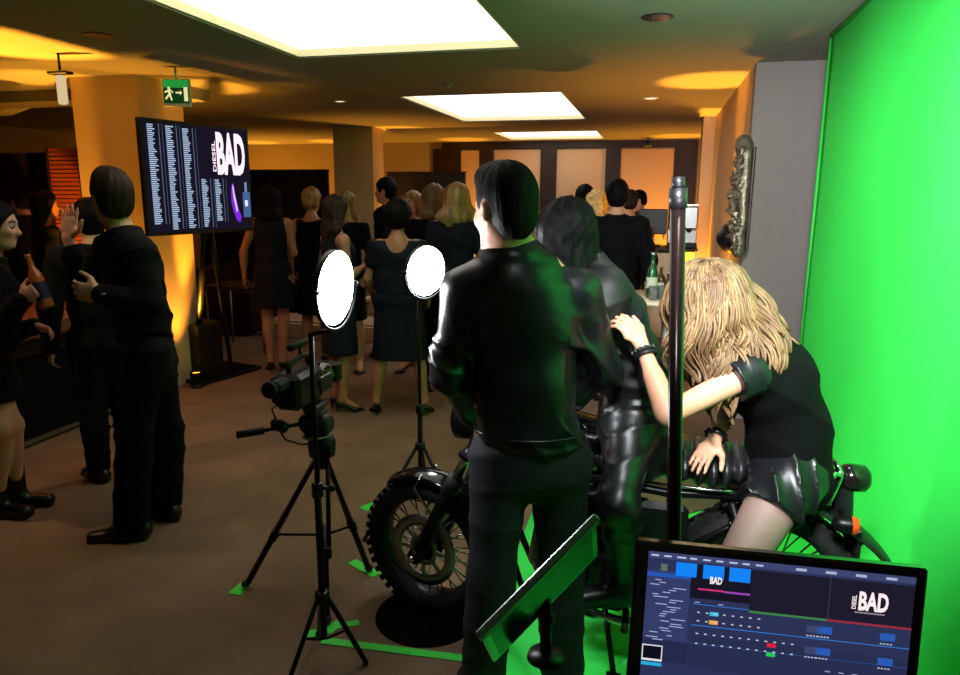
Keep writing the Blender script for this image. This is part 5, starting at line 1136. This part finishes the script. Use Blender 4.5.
trousers(J, t, SUIT, res=.010, amp=.006, loose=.025)
for i in (0, 1): shoe(J, i, t, SOLE, kind='flat')
m = MB(); d = nrm(J.wr[0]-J.el[0]); c_ = J.wr[0]-d*.012; m.lathe(c_, d, [(.030, -.009), (.034, -.008), (.034, .008), (.030, .009)], n=24, closed=True); x_ = ortho(d, -CF); m.lathe(c_+x_*.034, x_, [(0, .009), (.017, .008), (.019, 0)], STEEL, n=24); m.build('wrist_watch', STEEL, t)

# ---- woman with a bottle at the left edge
p = atz(4, 512, 0); J = stand(p[0], p[1], PS-radians(75), H=1.68, fem=True)
J.head = at(-4, 226, 3.36); J.hf = nrm(CR*.93+CF*.25-UP*.1); J.neckb = at(-12, 262, 3.36); J.chest = at(-11, 296, 3.37); J.waist = at(-8, 335, 3.38)
J.sh = [at(-14, 272, 3.50), at(-10, 276, 3.22)]; J.el = [at(2, 338, 3.55), at(-2, 330, 3.12)]; J.wr = [at(34, 326, 3.42), at(22, 300, 3.13)]
J.ank = [atz(-2, 500, .09), atz(16, 492, .09)]; J.knee = [at(0, 430, 3.4), at(12, 425, 3.5)]; J.toe = [nrm(CR-CF*.1), nrm(CR+CF*.25)]
hd_(J, 0, CR-UP*.25, -UP*.6-CF*.5, -CF+UP*.3, .55); hd_(J, 1, CR*.8+UP*.55, CF, UP-CR*.3, .95)
t = person('woman in black with fringe holding a bottle at the left edge of the picture', (p[0], p[1]))
body(J, t, res=.009); eyes(J, t); long_hair(J, t, HAIRD, res=.008, L=.24, amp=.004)
torso_wear(J, .018, 'long', hem=.02, res=.011, amp=.006, freq=12, seed=12, m=BLACKC, parent=t, name='cardigan')
skirt(J, .62, m=BLACKC, parent=t, w1=.20, d1=.17)
for i in (0, 1): shoe(J, i, t, SOLE, kind='boot')
hc_ = J.wr[1]+nrm(J.hd[1])*.085+CF*.03; ba = nrm(-CR*.28+UP); bb = hc_-ba*.09
m = MB(); m.lathe(bb, ba, [(0, 0), (.03, 0), (.031, .01), (.031, .13), (.026, .16), (.013, .19), (.012, .235), (.014, .24), (.014, .25), (0, .25)], mat('amber_bottle', S(190, 96, 40), .15, coat=.5), n=24); o = m.build('beer_bottle', None, label='small amber bottle held by the woman at the left edge', cat='bottle'); m = MB(); m.lathe(bb, ba, [(.0318, .04), (.0318, .12)], n=24); m.build('label', mat('navy_label', S(36, 34, 66), .5), o)

# ---- crowd
def crowd(px, py, ang, H, lab, fem=False, res=.017, head=None, hair='short', hm=HAIRD, top=BLACKC, bottom=BLACKC, dress=None, hem=None, arms=None, sleeves='long', skin=SKIN, hL=.33, hy=None, shoes='heel', lift=.05, width=1.0, D=None, xy=None, group=None, hdir=None, tilt=0, hg=.012, hw=.10, scoop=None, stance=.10, curly=0, legs=None, eye=False, grow=None):
    if xy is not None: p = xy
    elif D is not None: q = at(px, 200, D); p = (q[0], q[1])
    else: q = atz(px, py, 0); p = (q[0], q[1])
    z0 = lift if (fem and shoes == 'heel') else 0
    J = stand(p[0], p[1], PS+radians(ang), H=H, fem=fem, arms=arms, headdir=PS+radians(hdir) if hdir is not None else None, headtilt=tilt, stance=stance, z0=z0, legs=legs)
    t = person(lab, p, group); body(J, t, skin=skin, res=res)
    if hair == 'short': short_hair(J, t, hm, res=.011, g=hg)
    elif hair == 'long': long_hair(J, t, hm, res=.012, L=hL, curly=curly, seed=px, w=hw)
    elif hair == 'bob': long_hair(J, t, hm, res=.012, L=.15, curly=.003, seed=px)
    elif hair == 'bun':
        short_hair(J, t, hm, res=.011, g=.018, low=.075); c = J.head-nrm(J.hf)*.10-UP*.01; sdf('hair_knot', [Ell(c, UP, CR, .05, .05, .045)], .010, hm, t, disp=strands(.003, 130, c))
    if dress is not None:
        g = .014 if grow is None else grow; torso_wear(J, g, sleeves, res=res*.85, amp=.004, seed=px, m=dress, parent=t, name='dress', collar=False, loose=width, sub=[Ell(J.neckb+UP*.02-J.f*.05, J.r, UP, .085, scoop or .05, .16, k=.01)])
        hz = hem if hem is not None else .50; skirt(J, hz, m=dress, parent=t, w1=.19*width, d1=.15, w0=.155*width, name='skirt', res=res*.85)
    else:
        torso_wear(J, .02, sleeves, res=res*.85, amp=.005, seed=px, m=top, parent=t, name='jacket', hem=.06, collar=not fem, loose=width); trousers(J, t, bottom, res=res*.9)
    for i in (0, 1): shoe(J, i, t, SOLE, res=.009, kind=shoes if fem else 'flat')
    if eye: eyes(J, t)
    return t, J
bent = lambda s_: (A(.05*s_, .02, -.28), A(-.12*s_, .20, .06))
down = lambda s_: (A(.10*s_, -.02, -.27), A(.02*s_, .05, -.25))
crowd(278, 371, 5, 1.70, 'woman with long dark hair and sleeveless navy dress, just right of the presentation screen', True, hair='long', dress=NAVY, hem=.62, sleeves='none', arms=(down(-1), bent(1)), hL=.36, skin=SKIN2, stance=.06)
crowd(311, 365, -10, 1.68, 'woman with pinned-up golden hair and bare shoulders behind the long-haired woman in navy', True, D=6.9, hair='bun', hm=BLOND2, dress=BLACKC, sleeves='none', hem=.5, skin=SKIN2)
crowd(342, 410, -55, 1.62, 'dark-haired woman with a bare shoulder facing right beside the near studio light', True, hair='long', hm=HAIRB, dress=NAVY, hem=.46, sleeves='none', hL=.40, skin=SKIN2, arms=(down(-1), bent(1)), stance=.07, curly=.004, hw=.13, scoop=.07)
crowd(345, 365, 170, 1.66, 'fair-haired woman facing us, half hidden behind the bare-shouldered woman', True, D=6.6, hair='bob', hm=BLOND2, dress=BLACKC, sleeves='long', eye=True, skin=SKIN)
crowd(401, 414, 0, 1.57, 'sturdy woman with cropped dark hair and scooped navy dress seen from behind', True, res=.015, hair='short', hm=HAIRD, dress=NAVY, hem=.44, sleeves='short', width=1.25, stance=.21, skin=SKIN2, grow=.03, hg=.034, scoop=.12, arms=((A(-.10, .02, -.26), A(.02, .15, -.2)), (A(.10, .02, -.26), A(-.02, .15, -.2))))
crowd(388, 350, 75, 1.84, 'dark-haired man in profile facing left beside the centre pillar', D=7.3, hair='short', top=SUIT, bottom=SUIT)
crowd(413, 365, 150, 1.66, 'short-haired blonde woman facing us between the cropped-haired and long-haired women', True, D=6.55, hair='bob', hm=BLOND2, dress=BLACKC, sleeves='long', eye=True)
crowd(456, 400, -8, 1.72, 'woman with long straight blonde hair and dark jacket behind the far studio light', True, D=5.75, hair='long', hm=BLOND2, hL=.38, hw=.15, top=NAVY, bottom=BLACKC, sleeves='long', tilt=.1, hdir=15, legs={0: (-.26, .0), 1: (-.06, -.04)})
crowd(434, 360, 20, 1.72, 'pale-haired woman standing left of the long blonde-haired woman, mostly hidden', True, D=6.3, hair='bob', hm=BLOND, top=BLACKC, bottom=BLACKC)
crowd(584, 350, -40, 1.78, 'dark-haired man at the back left of the curly blonde woman', D=7.3, hair='short', top=SUIT)
crowd(598, 350, 10, 1.68, 'woman with bright curly blonde hair among the guests before the back doors', True, D=6.7, hair='long', hm=mat('bright_blonde_hair', S(225, 190, 120), .5, bump=.5, bscale=120, var=.3, vscale=30), curly=.010, dress=BLACKC, sleeves='long', hL=.26)
crowd(617, 350, -5, 1.80, 'broad man in a dark suit with his back to us near the bar', D=5.7, hair='short', hm=HAIRD, top=SUIT, bottom=SUIT, res=.013, width=1.05)
crowd(630, 350, -20, 1.68, 'woman with a pale headband just right of the broad man in the dark suit', True, D=8.0, hair='bun', hm=HAIRB, top=mat('brown_top', S(60, 44, 36), .8), bottom=BLACKC)
crowd(641, 350, 80, 1.74, 'bartender in dark shirt looking down behind the bar counter', xy=(aty(641, 190, 9.65)[0], 9.65), hair='short', top=mat('dark_shirt', S(40, 30, 30), .8), bottom=BLACKC, tilt=.4, arms=((A(-.05, .05, -.28), A(.05, .2, -.05)), (A(.05, .05, -.28), A(-.05, .2, -.05))))
crowd(117, 476, 40, 1.64, 'person in black mostly hidden behind the suited man, one black shoe showing', hair='short', top=BLACKC, bottom=BLACKC, res=.015)
crowd(46, 470, -50, 1.64, 'dark-haired woman in black behind the dark counter, left of the raised hand', True, xy=(aty(44, 210, 5.0)[0], 5.0), hair='long', top=BLACKC, bottom=BLACKC, sleeves='short', skin=SKIN2)
crowd(24, 400, 60, 1.72, 'dim figure in dark clothes far behind the woman with the bottle', xy=(aty(22, 200, 5.7)[0], 5.7), hair='short', top=BLACKC, bottom=BLACKC)
